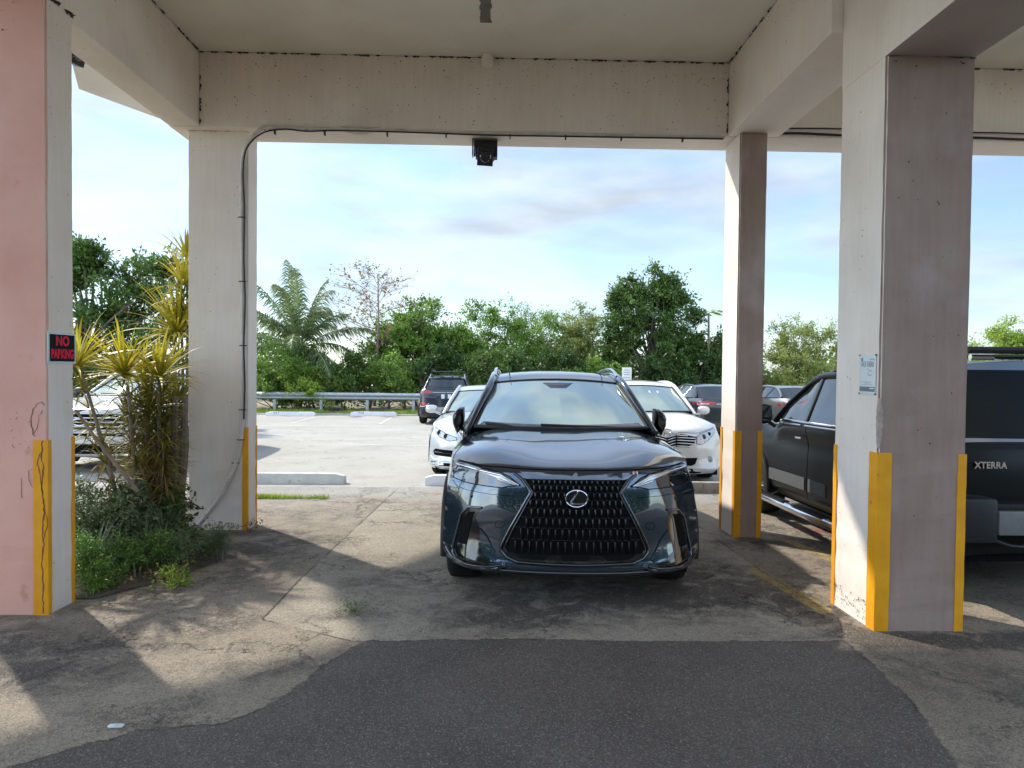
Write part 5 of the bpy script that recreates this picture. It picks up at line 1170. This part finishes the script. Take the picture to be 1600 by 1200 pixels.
tag(MB().grid([[(.035*math.cos(a)*q, .02*math.sin(a)*q, .004+.006*(1-q)+.002*math.sin(3*a)) for a in np.linspace(0, 2*math.pi, 11)] for q in (1, .6, .05)]).build('litter', M_swhite, None, True, normals=True), 'flat white scrap of litter on the dark asphalt at the lower left', 'litter').location = (-1.59, 2.85, gz(2.85)+.016)
# ------------------------------------------------------------ vegetation
def leafmat(name, c1, c2, trans=.38, rough=.5):
    return mat(name, c1, c2, island=True, rough=rough, spec=.35, trans=trans, patchy=.38)
def leaves(name, P, size, asp, m, parent, up=.35, seed=0, droop=0., fold=.0, D=None, jit=.35):
    """P: (n,3) leaf positions; each leaf a 4-corner blade with random orientation"""
    g = np.random.default_rng(seed); n = len(P)
    d = g.normal(size=(n, 3)) if D is None else D+g.normal(size=(n, 3))*jit
    d[:, 2] += -droop; d /= np.linalg.norm(d, axis=1, keepdims=True)+1e-9
    nrm = g.normal(size=(n, 3)); nrm[:, 2] += up*3; s = np.cross(d, nrm); s /= np.linalg.norm(s, axis=1, keepdims=True)+1e-9
    L_ = (size*g.uniform(.6, 1.25, n))[:, None]; w = L_*asp
    V = np.empty((n, 4, 3)); V[:, 0] = P; V[:, 1] = P+d*L_*.5+s*w*.5; V[:, 2] = P+d*L_; V[:, 3] = P+d*L_*.5-s*w*.5
    me = fastmesh(name, V.reshape(-1, 3), 4); return link(name, me, m, parent)
def limb(mb, p0, p1, r0, r1, g, bend=.12, n=5):
    p0, p1 = np.array(p0, float), np.array(p1, float); L_ = np.linalg.norm(p1-p0); o = g.normal(size=3)*L_*bend
    pts = [tuple(p0+(p1-p0)*t+o*math.sin(math.pi*t)) for t in np.linspace(0, 1, n)]
    mb.tube(pts, [r0+(r1-r0)*t for t in np.linspace(0, 1, n)], 6, cap=False); return pts
M_bark = mat('bark', (.10, .08, .06), (.19, .16, .13), 6, rough=.95, bump=.8, bscale=25)
M_bark2 = mat('pale_bark', (.24, .17, .13), (.34, .26, .20), 6, rough=.95, bump=.5, bscale=25)
def tree(name, x, y, h, w, m, label, cat, seed, n=12000, leaf=.16, asp=.45, base=.25, clumps=70, lobes=None, group=None, dep=None, cs=.32, droop=0., trunk_r=.12, hollow=.45, up=.35, nstem=1):
    g = np.random.default_rng(seed); e = empty(name, (x, y, gz(y)), label=label, cat=cat, group=group); dep = dep or w
    # crown envelope from a few lobes
    if lobes is None:
        lobes = []
        for k in range(7):
            a = g.uniform(0, 6.28); q = g.uniform(.1, .32)
            lobes.append((math.cos(a)*w*q, math.sin(a)*dep*q, h*(base+(1-base)*g.uniform(.25, .72)), w*g.uniform(.2, .33), h*(1-base)*g.uniform(.2, .32)))
        lobes.append((g.uniform(-.1, .1)*w, 0, h*.78, w*.2, h*.22))
    cc = []; nl = len(lobes)
    for k in range(clumps):
        lx, ly, lz, lr, lh = lobes[g.integers(nl)]
        v = g.normal(size=3); v /= np.linalg.norm(v); q = g.uniform(hollow, 1.)**.6
        cc.append((lx+v[0]*lr*q, ly+v[1]*lr*q*dep/w, max(h*base*.5, lz+v[2]*lh*q)))
    cc = np.array(cc); per = g.dirichlet(np.ones(clumps)*3)*n; P_ = []; Dd = []
    for c_, k in zip(cc, per):
        k = max(4, int(k)); s_ = cs*g.uniform(.55, 1.35)
        # twigs radiate from the clump so the outline is sprigged
        nt_ = max(3, k//14); tw = g.normal(size=(nt_, 3))*np.array([1, 1, .75]); tw[:, 2] += .25; tw /= np.linalg.norm(tw, axis=1, keepdims=True)
        tl = s_*g.uniform(.5, 1.9, nt_); idx = g.integers(nt_, size=k); t = g.uniform(.1, 1, k)**.7
        P_.append(c_+tw[idx]*(tl[idx]*t)[:, None]+g.normal(size=(k, 3))*s_*.16); Dd.append(tw[idx])
    P_ = np.concatenate(P_); Dd = np.concatenate(Dd); P_[:, 2] = np.maximum(P_[:, 2], .03)
    leaves('crown', P_, leaf, asp, m, e, up, seed, droop, D=Dd*1.1, jit=.75)
    mb = MB()
    for s_ in range(nstem):
        bx, by = (0, 0) if nstem == 1 else (g.uniform(-.25, .25)*w, g.uniform(-.2, .2)*dep)
        top = (bx*1.1+g.uniform(-.05, .05)*w, by, h*(base+(1-base)*.45)); tp = limb(mb, (bx, by, -.1), top, trunk_r, trunk_r*.45, g, .06, 7)
        order = g.permutation(clumps)[:max(6, clumps//(3*nstem))]
        for k in order:
            c_ = cc[k]; j = int(min(6, max(1, 6*(c_[2]/h)*.8))); a = tp[j]
            limb(mb, a, c_, trunk_r*.32, trunk_r*.06, g, .12, 5)
    mb.build('trunk', M_bark, e, True, 60); return e
L_dark = leafmat('dark_green_leaf', (0.050, 0.106, 0.022), (0.156, 0.250, 0.053))
L_mid = leafmat('mid_green_leaf', (0.094, 0.194, 0.030), (0.275, 0.413, 0.069))
L_bright = leafmat('bright_green_leaf', (0.188, 0.300, 0.037), (0.450, 0.550, 0.100))
L_olive = leafmat('olive_leaf', (0.163, 0.225, 0.050), (0.388, 0.425, 0.125))
L_deep = leafmat('deep_green_leaf', (0.030, 0.069, 0.018), (0.100, 0.175, 0.040))
HEDGE = 'bushes forming the thicket behind the guardrail'
# low understorey then taller bushes, each its own plant
k = 0
spots = [  # x, y, h, w, material, n, leaf, label
 (-13.4, 31.5, 3.0, 4.5, L_dark, 9000, .15, 'dark low bush in the thicket behind the plants at far left'),
 (-11.0, 30.8, 2.3, 4.0, L_mid, 9000, .13, 'low mid green bush behind the rail under the coconut palm, next to the left column'),
 (-9.3, 31.6, 3.1, 4.0, L_dark, 10000, .15, 'dense dark bush under the coconut palm crown'),
 (-8.0, 30.4, 1.9, 3.2, L_bright, 9000, .12, 'yellowish green low bush leaning over the rail below the bare tree'),
 (-6.4, 31.2, 2.6, 3.6, L_dark, 10000, .14, 'dark green bush at the foot of the bare tree'),
 (-4.8, 30.8, 2.5, 3.2, L_mid, 9000, .13, 'leafy green low bush left of the dark blue crossover'),
 (-2.6, 31.5, 3.0, 4.0, L_deep, 11000, .15, 'shadowy dark bush behind the dark blue crossover'),
 (-.2, 31.4, 3.1, 4.0, L_dark, 11000, .14, 'dark bush behind the roof of the dark crossover, left half'),
 (2.4, 31.4, 3.2, 4.2, L_deep, 11000, .14, 'dark bush behind the roof of the dark crossover, right half'),
 (4.8, 31.5, 2.6, 3.6, L_mid, 8000, .13, 'thin green bush behind the small white notice'),
 (7.5, 31.5, 2.6, 3.8, L_deep, 10000, .14, 'dark bush under the tall round tree'),
 (10.3, 31.8, 3.2, 3.8, L_deep, 9000, .14, 'dark bush under the papaya, left of the slim column')]
for x_, y_, h_, w_, m_, n_, lf, lb in spots:
    k += 1; tree('bush', x_, y_, h_, w_, m_, lb, 'bush', 100+k, n_, lf, .5, .06, 60, group=HEDGE, cs=.34, trunk_r=.06, nstem=2, hollow=.3)
tree('tree', -4.0, 34.5, 5.5, 5.6, L_mid, 'rounded bright green tree directly right of the bare tree', 'tree', 21, 26000, .17, .5, .12, 110, cs=.42, trunk_r=.14)
tree('tree', -1.4, 35.2, 5.6, 5.2, L_mid, 'broad green tree rising above the dark blue crossover', 'tree', 22, 22000, .16, .45, .14, 100, cs=.42, trunk_r=.13)
tree('tree', 1.4, 35.8, 5.9, 5.4, L_mid, 'loose mid green tree above the roof of the dark crossover', 'tree', 23, 26000, .14, .35, .14, 110, cs=.45, trunk_r=.12, hollow=.3)
tree('tree', 4.3, 35.4, 5.3, 5.2, L_olive, 'thin leaved olive tree left of the tall round tree', 'tree', 24, 22000, .14, .35, .12, 90, cs=.42, trunk_r=.12)
tree('tree', 7.6, 33.4, 7.3, 5.6, L_dark, 'tall dense round tree standing above the white crossover', 'tree', 25, 42000, .18, .42, .14, 150, cs=.42, trunk_r=.18, droop=.35,
     lobes=[(0, 0, 5.6, 1.35, 1.5), (-1.3, 0, 4.5, 1.35, 1.4), (1.25, .2, 4.6, 1.4, 1.4), (-.2, -.4, 4.2, 1.7, 1.5), (-1.7, 0, 3.2, 1.2, 1.0), (1.8, 0, 3.1, 1.2, 1.0), (0, -.4, 2.5, 2.1, 1.2), (-.9, .2, 5.6, .8, .8), (1.0, 0, 5.9, .75, .7)])
tree('tree', 10.9, 34, 3.9, 3.6, L_deep, 'short dark tree between the tall round tree and the slim column', 'tree', 26, 14000, .16, .42, .1, 80, cs=.36)
tree('tree', 15.2, 33.0, 4.7, 4.6, L_olive, 'airy light green tree seen between the two right columns', 'tree', 27, 15000, .15, .33, .12, 90, cs=.4, hollow=.25, trunk_r=.1, nstem=2)
tree('tree', 12.6, 34.0, 3.8, 3.4, L_olive, 'low airy tree just right of the slim column', 'tree', 28, 8000, .15, .33, .12, 60, cs=.4, nstem=2)
tree('tree', 17.8, 34.0, 4.9, 3.6, L_olive, 'thin light tree just left of the thick column', 'tree', 31, 9000, .15, .33, .12, 60, cs=.4, nstem=2)
tree('tree', 24.9, 32.0, 4.9, 4.6, L_bright, 'sunny yellow green tree above the roof rack of the black utility vehicle', 'tree', 29, 16000, .16, .4, .2, 80, cs=.4)
tree('tree', 22.1, 33.0, 4.0, 3.0, L_bright, 'low yellow green tree just right of the thick column', 'tree', 32, 9000, .16, .4, .2, 50, cs=.4)
# big dark tree left, behind the planting
tree('tree', -12.6, 21.0, 5.6, 6.2, L_dark, 'large spreading dark green tree between the salmon pillar and the left column', 'tree', 30, 40000, .15, .42, .22, 130, cs=.34, trunk_r=.2, hollow=.5,
     lobes=[(-.9, 0, 4.6, .9, .55), (.1, 0, 4.9, .6, .5), (1.9, .3, 4.5, .9, .7), (.6, 0, 3.9, 1.3, .8), (2.0, 0, 3.5, 1.3, 1.0), (.9, 0, 2.7, 1.5, 1.1), (2.4, 0, 2.3, 1.2, 1.1), (-1.6, 0, 4.1, .8, .5), (.3, 0, 1.7, 1.6, .8)])
tree('bush', -12.2, 22.5, 2.3, 5.0, L_mid, 'green bush at the foot of the large spreading tree', 'bush', 41, 11000, .13, .5, .05, 60, cs=.34, trunk_r=.05, nstem=2)
tree('bush', -9.5, 26.5+3.4, 3.0, 3.0, L_mid, 'mid green bush close behind the left column', 'bush', 42, 8000, .14, .5, .08, 50, cs=.34, trunk_r=.05, nstem=2)
# far wooded mass closing the view at the horizon
g_ = np.random.default_rng(5); n_ = 60000
xx = g_.uniform(-75, 95, n_); yy = 40+g_.uniform(0, 7, n_); hh = 2.6+1.0*np.sin(xx*.31)+.6*np.sin(xx*.83+1)
PP = np.stack([xx, yy, -.48+g_.uniform(0, 1, n_)**.8*hh], 1)
o = leaves('far_thicket', PP, .38, .6, L_dark, None, .3, 9); tag(o, 'far green thicket closing the view behind all the trees', 'thicket', kind='stuff')
n_ = 26000; PP = np.stack([g_.uniform(-22, 26, n_), g_.uniform(-12.5, -10.5, n_), g_.uniform(0, 1, n_)**.8*4.6], 1)
o = leaves('sky_blocker', PP, .45, .6, L_deep, None, .3, 19); tag(o, 'unseen leaf screen added behind the viewpoint to block low sky reflections', 'sky_blocker', kind='stuff')  # added leaf screen out of view, cuts low sky reflections on the cars
# bare almond tree with a few leaves
def bare_tree(x, y, h):
    e = empty('tree', (x, y, gz(y)), label='nearly leafless tree with reddish branches between the palm and the green trees', cat='tree')
    g = np.random.default_rng(3); mb = MB(); tips = []
    limb(mb, (0, 0, 0), (.15, 0, h*.97), .10, .02, g, .01, 9)
    for k in range(26):
        t = .36+.60*k/26; a = k*2.4+g.uniform(-.4, .4); z0 = h*t; L_ = h*(.40*(1-t)**.6+.10)*g.uniform(.8, 1.15); el = g.uniform(.30, .62)
        p1 = np.array([math.cos(a)*L_*math.cos(el), math.sin(a)*L_*math.cos(el), z0+L_*math.sin(el)])
        pts = limb(mb, (.15*t, 0, z0), p1, .035*(1.2-t), .010, g, .06, 6)
        for j in range(2, 6):
            for q in range(3):
                b_ = np.array(pts[min(5, j)]); dd = g.normal(size=3)*np.array([1, 1, .6]); dd[2] = abs(dd[2])*.9+.15; dd = dd/np.linalg.norm(dd)*g.uniform(.25, .7)+np.array([math.cos(a), math.sin(a), .2])*.22
                tp = b_+dd; limb(mb, b_, tp, .011, .005, g, .08, 4); tips.append(tp); tips.append((b_+tp)/2)
    mb.build('trunk', M_bark2, e, True, 60)
    T = np.array(tips); sel = T[g.random(len(T)) < .95]; sel = np.repeat(sel, 2, axis=0)+g.normal(size=(len(sel)*2, 3))*.07
    leaves('dry_leaves', sel, .10, .55, leafmat('dry_leaf', (.10, .075, .05), (.20, .16, .09)), e, 0, 5)
    s2_ = T[g.random(len(T)) < .16]; leaves('autumn_leaves', np.repeat(s2_, 2, axis=0)+g.normal(size=(len(s2_)*2, 3))*.09, .19, .6, leafmat('orange_leaf', (.42, .17, .04), (.30, .34, .08)), e, 0, 6)
    return e
bare_tree(-6.1, 34.0, 6.9)
# coconut palm
def frond(g, base, az, el, L_, droop, width=.62, nl=60):
    P_ = []; mb_pts = []; d = np.array([math.cos(az)*math.cos(el), math.sin(az)*math.cos(el), math.sin(el)]); p = np.array(base, float); ts = 18
    side = np.array([-math.sin(az), math.cos(az), 0.])
    for i in range(ts+1):
        mb_pts.append(p.copy()); dd = d.copy(); dd[2] -= droop*(i/ts)**1.7*1.5; dd /= np.linalg.norm(dd); p = p+dd*L_/ts
    mb_pts = np.array(mb_pts); quads = []
    for k in range(nl):
        t = .14+.86*k/nl; i = t*ts; j = int(min(ts-1, i)); f = i-j; q = mb_pts[j]*(1-f)+mb_pts[j+1]*f; tg = mb_pts[j+1]-mb_pts[j]; tg /= np.linalg.norm(tg)
        ll = width*L_*.32*math.sin(math.pi*min(1, (t-.05)*.97+.1))**.6*g.uniform(.85, 1.1)
        for s_ in (1, -1):
            dv = side*s_*g.uniform(.5, .85)+tg*.75+np.array([0, 0, g.uniform(-.4, .1)]); dv /= np.linalg.norm(dv); w = tg*.028
            m1 = q+dv*ll*.5+np.array([0, 0, -.04*ll]); m2 = q+dv*ll*.95+np.array([0, 0, -.42*ll-g.uniform(0, .35)*ll])
            quads.append([q-w, q+w, m1+w, m1-w]); quads.append([m1-w, m1+w, m2+w*.15, m2-w*.15])
    return mb_pts, quads
def palm(x, y, h, nf, seed, L_=3.4):
    e = empty('coconut_palm', (x, y, gz(y)), label='coconut palm with drooping fronds above the thicket right of the left column', cat='palm tree')
    g = np.random.default_rng(seed); MB().tube([(0, 0, -.1), (.1, 0, h*.5), (.05, 0, h)], [.2, .17, .15], 10).build('trunk', M_bark2, e, True)
    M_fr = leafmat('palm_leaf', (0.075, 0.125, 0.044), (0.250, 0.312, 0.125)); M_st = mat('frond_stalk', (.22, .24, .08), rough=.6)
    els = [1.35, 1.25, 1.15, 1.0, .9, .8, .7, .55, .4, .3, .15, .0, .1, -.1]
    for k in range(nf):
        az = k*2.399+g.uniform(-.5, .5); el = els[k % len(els)]+g.uniform(-.12, .12)
        pts, q = frond(g, (.05, 0, h), az, el, L_*g.uniform(.7, 1.12), .45+.25*(1.35-el)+g.uniform(-.1, .35))
        f = link('frond', fastmesh('frond', np.array(q).reshape(-1, 3), 4), M_fr, e)
        MB().tube([tuple(p) for p in pts], [.035*(1-i/20) for i in range(len(pts))], 5, cap=False).build('stalk', M_st, f, True)
palm(-9.6, 33.0, 2.9, 24, 6, 4.4)
# papaya
pa = empty('papaya_tree', (10.65, 33.5, gz(33.5)), label='slender papaya with a flat bright green umbrella crown beside the slim column', cat='tree')
MB().tube([(0, 0, 0), (.05, 0, 2.5), (0, 0, 4.9)], [.09, .07, .05], 8).build('trunk', M_bark2, pa, True)
g = np.random.default_rng(8); q = []
for k in range(15):
    a = k*2.4; el = .55-.05*k; L_ = g.uniform(.45, .7); c_ = np.array([math.cos(a)*L_, math.sin(a)*L_, 4.9+L_*math.sin(el)*.6])
    for j in range(9):
        b_ = a+(j-4)*.42; r_ = .32*(1-.06*abs(j-4)); d = np.array([math.cos(b_), math.sin(b_), -.35]); s_ = np.array([-math.sin(b_), math.cos(b_), 0])*.055
        q.append([c_, c_+d*r_*.5+s_, c_+d*r_, c_+d*r_*.5-s_])
link('crown', fastmesh('crown', np.array(q).reshape(-1, 3), 4), L_bright, pa)
# --- yellow strap-leaved plants between the pillar and the left column
M_yl = leafmat('yellow_strap_leaf', (.42, .40, .03), (.70, .58, .07), .35, .45); M_yo = leafmat('olive_strap_leaf', (.17, .16, .03), (.38, .34, .06), .25, .5)
M_br = leafmat('brown_strap_leaf', (.17, .11, .04), (.36, .25, .09), .2, .7); M_stem = mat('plant_stem', (.16, .12, .09), (.26, .21, .16), 12, rough=.9, bump=.5, bscale=50)
def straps(g, c_, n, L_, w, el0, el1, curl=.8, out=None, azr=None):
    V = out if out is not None else []
    for k in range(n):
        az = g.uniform(0, 6.283) if azr is None else g.uniform(*azr); el = g.uniform(el0, el1); l = L_*g.uniform(.65, 1.15)
        d = np.array([math.cos(az)*math.cos(el), math.sin(az)*math.cos(el), math.sin(el)]); s_ = np.array([-math.sin(az), math.cos(az), 0.]); s_ = s_+g.normal(size=3)*.25; s_ /= np.linalg.norm(s_)
        p = np.array(c_, float)+d*.01; pts = [p.copy()]; ns = 6
        for i in range(ns): d[2] -= curl*.28*(i/ns)*g.uniform(.7, 1.3); d /= np.linalg.norm(d); p = p+d*l/ns; pts.append(p.copy())
        ww = [w*.55, w*.9, w, w*.92, w*.7, w*.4, w*.06]
        for i in range(ns): V.append([pts[i]-s_*ww[i]/2, pts[i]+s_*ww[i]/2, pts[i+1]+s_*ww[i+1]/2, pts[i+1]-s_*ww[i+1]/2])
    return V
def weld(name, V, m, parent):      # strips as connected islands
    V = np.array(V); n = len(V)//6; vs = []; fs = []
    for i in range(n):
        s_ = V[i*6:(i+1)*6]; b_ = len(vs)
        vs += [s_[0][0], s_[0][1]]
        for j in range(6): vs += [s_[j][3], s_[j][2]]
        fs += [(b_+2*j, b_+2*j+1, b_+2*j+3, b_+2*j+2) for j in range(6)]
    me = quadmesh(name, vs, fs); return link(name, me, m, parent, True, 60)
DR = 'yellow strap leaved plants in the bed'
heads = [  # pixel of head centre, depth, base pixel x, leaf len, n, label
 (291, 402, 7.35, 285, .38, 50, 'topmost yellow leaf head, half hidden behind the left column'),
 (286, 445, 7.2, 282, .44, 64, 'second yellow leaf head from the top against the left column'),
 (277, 520, 7.1, 276, .56, 120, 'largest yellow green rosette hugging the left column'),
 (250, 590, 6.0, 262, .42, 80, 'yellow green rosette left of the largest one'),
 (195, 585, 5.9, 232, .44, 80, 'bright yellow rosette in the middle gap before the white vehicle'),
 (118, 572, 5.6, 215, .46, 80, 'yellow rosette leaning out beside the no parking sign'),
 (222, 596, 6.3, 240, .38, 60, 'narrow brownish yellow rosette between two brighter ones'),
 (268, 640, 7.0, 268, .44, 90, 'low olive rosette at the edge of the left column'),
 (232, 640, 6.1, 240, .38, 70, 'low olive rosette behind the bright middle one'),
 (205, 665, 6.3, 228, .36, 60, 'lowest dull rosette just right of the white vehicle grille'),
 (252, 690, 6.2, 255, .34, 60, 'dull rosette low among the brown dry leaves')]
for i, (hx, hy, Y, bx, L_, n, lb) in enumerate(heads):
    g = np.random.default_rng(60+i); top = P2(hx, hy, Y); base = P2(bx, 825, Y-.1); base.z = gz(Y)+.03
    e = empty('yellow_plant', base, label=lb, cat='plant', group=DR); t_ = np.array(top-base)
    pts = [tuple(np.array([0, 0, 0])+t_*s_+np.array([math.sin(s_*3+i)*.03, 0, 0])) for s_ in np.linspace(0, 1, 7)]
    MB().tube(pts, [.022, .02, .018, .017, .015, .013, .01], 7).build('stem', M_stem, e, True)
    V = straps(g, t_, n, L_*1.08, .027, -.1, 1.45, .8); weld('leaf_rosette', V, M_yl if i < 7 else M_yo, e)
    low = []
    nlow = (7 if i in (4, 5) else 13) if i > 1 else 5
    for s_ in np.linspace(.97, .38 if i > 1 else .80, nlow): straps(g, t_*s_, 17, L_*.72, .018, -.3, 1.0, 1.0, low)
    weld('lower_leaves', low, M_yo if i not in (6,) else M_br, e)
    if i > 1:
        dry = []
        for s_ in np.linspace(.62, .30, 4 if i in (4, 5) else 8): straps(g, t_*s_, 22, L_*.60, .014, -.9, .6, 1.2, dry)
        weld('dry_leaves', dry, M_br, e)
# bare slanting stem and grey trunks by the column
def stick(name, pts, r, label, cat='stem'):
    o = MB().tube(smooth_path(pts, 4), list(np.linspace(r[0], r[1], (len(pts)-1)*4+1)), 8).build(name, M_stem, None, True); return tag(o, label, cat)
stick('bare_stem', [P2(118, 640, 5.2), P2(140, 672, 5.25), P2(165, 705, 5.3), P2(195, 742, 5.35), P2(215, 768, 5.4)], (.010, .016), 'bare brown stem slanting across the white vehicle grille')
stick('plant_trunk', [P2(262, 812, 6.1), P2(270, 760, 6.15), P2(272, 690, 6.2), P2(274, 620, 6.2)], (.045, .03), 'brown trunk rising left of the other trunk near the left column', 'trunk')
stick('plant_trunk', [P2(272, 815, 6.2), P2(283, 760, 6.25), P2(287, 700, 6.3), P2(289, 620, 6.3)], (.05, .03), 'pale trunk standing closest to the left column', 'trunk')
stick('plant_trunk', [P2(262, 815, 6.0), P2(252, 780, 6.0), P2(246, 740, 6.0), P2(243, 690, 6.05)], (.03, .02), 'thin trunk leaning left out of the bed', 'trunk')
# dark fine-leaved shrub
def shrub(name, x, y, h, w, m, label, seed, n, leaf, asp, cl=50, cat='shrub', group=None, cs=.09):
    return tree(name, x, y, h, w, m, label, cat, seed, n, leaf, asp, .03, cl, cs=cs, trunk_r=.012, nstem=3, hollow=.3, group=group)
L_sh = leafmat('shrub_leaf', (.07, .11, .04), (.20, .25, .12), .2); L_weed = leafmat('weed_leaf', (.07, .17, .03), (.20, .34, .07), .3); L_sage = leafmat('sage_weed_leaf', (.10, .15, .06), (.22, .27, .12), .25)
LOW = 'low shrubs and weeds in the planting bed'
for i, (px_, py_, Y, h, w, m, n, lf, asp, lb) in enumerate([
 (150, 850, 5.35, .62, .75, L_sh, 9000, .035, .45, 'dark fine leaved shrub beside the salmon pillar'),
 (205, 850, 5.6, .60, .75, L_sh, 9000, .035, .45, 'dark fine leaved shrub in the middle of the bed'),
 (245, 845, 5.9, .58, .6, L_dark, 6000, .04, .45, 'dark shrub at the foot of the grey trunks'),
 (135, 915, 4.75, .34, .50, L_weed, 6500, .026, .3, 'bright feathery green weed clump at the foot of the salmon pillar'),
 (195, 900, 5.0, .30, .45, L_weed, 4500, .026, .3, 'feathery green weed clump at the front of the bed'),
 (245, 895, 5.2, .30, .40, L_weed, 3500, .026, .3, 'loose green weed in front of the strappy plant'),
 (290, 882, 5.35, .27, .44, L_sage, 4500, .022, .28, 'greyish green weed on the right side of the bed'),
 (338, 876, 5.5, .24, .36, L_sage, 3600, .022, .28, 'rightmost greyish green weed on the asphalt edge'),
 (305, 842, 6.15, .14, .20, L_weed, 900, .024, .4, 'small green sprig under the curved conduit'),
 (160, 945, 4.75, .10, .18, L_bright, 700, .03, .4, 'tiny lime green weed nearest the salmon pillar'),
 (268, 914, 4.95, .07, .16, L_bright, 500, .03, .4, 'tiny lime green weed tuft on the asphalt'),
 (271, 938, 4.78, .05, .14, L_bright, 350, .028, .4, 'lowest tiny weed tuft on the asphalt'),
 (552, 958, 4.3, .035, .09, L_weed, 260, .018, .3, 'tiny grass tuft alone in the crack left of the dark crossover')]):
    b_ = P2(px_, py_, Y); shrub('weed' if i > 2 else 'shrub', b_.x, Y, h, w, m, lb, 200+i, n, lf, asp, 26 if i > 2 else 55, 'weed' if i > 2 else 'shrub', LOW, cs=.075 if i > 2 else .10)
# strappy variegated grass plants
M_sv = leafmat('variegated_leaf', (.13, .17, .09), (.36, .38, .26), .2)
for i, (px_, Y, n, L_, lb) in enumerate([(225, 5.45, 90, .42, 'variegated strappy plant at the middle of the bed'), (255, 5.6, 70, .40, 'variegated strappy plant near the trunks'), (150, 5.1, 45, .45, 'variegated strappy plant beside the salmon pillar'), (195, 5.7, 50, .55, 'tall strappy plant poking out of the dark shrub')]):
    b_ = P2(px_, 860, Y); e = empty('strappy_plant', (b_.x, Y, gz(Y)+.03), label=lb, cat='plant', group='variegated strappy plants'); g = np.random.default_rng(80+i)
    weld('leaf_clump', straps(g, (0, 0, .02+(.15 if i == 3 else 0)), n, L_, .018, .25, 1.4, 1.1), M_sv, e)
# grass on the far verge, and the small tuft lines on the asphalt
def grass(name, P_, h, m, label, seed, w=.02):
    g = np.random.default_rng(seed); n = len(P_); d = g.normal(size=(n, 3))*.35; d[:, 2] = 1; L_ = (h*g.uniform(.4, 1.2, n))[:, None]; s_ = g.normal(size=(n, 3)); s_[:, 2] = 0; s_ /= np.linalg.norm(s_, axis=1, keepdims=True)
    V = np.empty((n, 3, 3)); V[:, 0] = P_-s_*w/2; V[:, 1] = P_+s_*w/2; V[:, 2] = P_+d*L_
    return tag(link(name, fastmesh(name, V.reshape(-1, 3), 3), m), label, 'grass', kind='stuff')
g = np.random.default_rng(70); n = 26000; X_ = g.uniform(-16, 14, n); Yg = 27.6+g.uniform(0, 2.4, n); keep = (np.sin(X_*1.3)+np.sin(X_*3.1+1)+g.normal(size=n)*.7) > -.35
P_ = np.stack([X_, Yg, -.0155*Yg+.01], 1)[keep]; grass('grass', P_, .17, L_bright, 'bright green grass on the far verge below the guardrail', 1, .03)
n = 1500; X_ = np.concatenate([-3.0+np.abs(g.normal(size=900))*.22, g.uniform(-2.9, -2.05, 600)]); Yg = 8.35+g.normal(size=n)*.035
grass('grass', np.stack([X_, Yg, -.0155*Yg+.004], 1), .06, L_bright, 'thin line of grass in the asphalt joint right of the left column', 2, .008)
n = 500; X_ = g.uniform(3.0, 3.5, n); Yg = 8.0+g.normal(size=n)*.06; grass('grass', np.stack([X_, Yg, -.0155*Yg+.004], 1), .04, L_bright, 'faint grass on the ground below the white crossover', 3, .008)
# loose grit and crumbs along the edges
g = np.random.default_rng(77); n = 2600
X_ = np.concatenate([g.normal(-2.2, .5, 900), g.uniform(-1.5, 2.2, 700), g.normal(2.8, .5, 500), g.uniform(-3, 3, 500)]); Yg = np.concatenate([g.normal(4.1, .45, 900), 3.8+g.normal(size=700)*.1, g.normal(4.0, .2, 500), g.uniform(2.2, 6.5, 500)])
c_ = np.stack([X_, Yg, -.0155*Yg+.017], 1); s_ = g.uniform(.0015, .006, n)
V = np.empty((n, 4, 3, 3)); off = g.normal(size=(n, 4, 3)); off[:, :, 2] = np.abs(off[:, :, 2]); off /= np.linalg.norm(off, axis=2, keepdims=True); vt = c_[:, None]+off*s_[:, None, None]
for i, t_ in enumerate(((0, 1, 2), (0, 3, 1), (1, 3, 2), (2, 3, 0))): V[:, i] = vt[:, t_]
tag(link('grit', fastmesh('grit', V.reshape(-1, 3), 3), mat('grit', (.10, .09, .08), (.42, .38, .33), island=True, rough=.9)), 'loose grit scattered over the asphalt and along the patch edge', 'grit', kind='stuff')
# dead leaves and twigs on the soil
n = 2500; P_ = np.stack([g.uniform(-4.6, -2.25, n), g.uniform(4.7, 6.9, n), np.full(n, 0.)], 1); P_[:, 2] = -.0155*P_[:, 1]+.075
tag(leaves('leaf_litter', P_, .04, .4, M_br, None, 2, 12), 'brown leaf litter on the planting bed soil', 'leaf litter', kind='stuff')
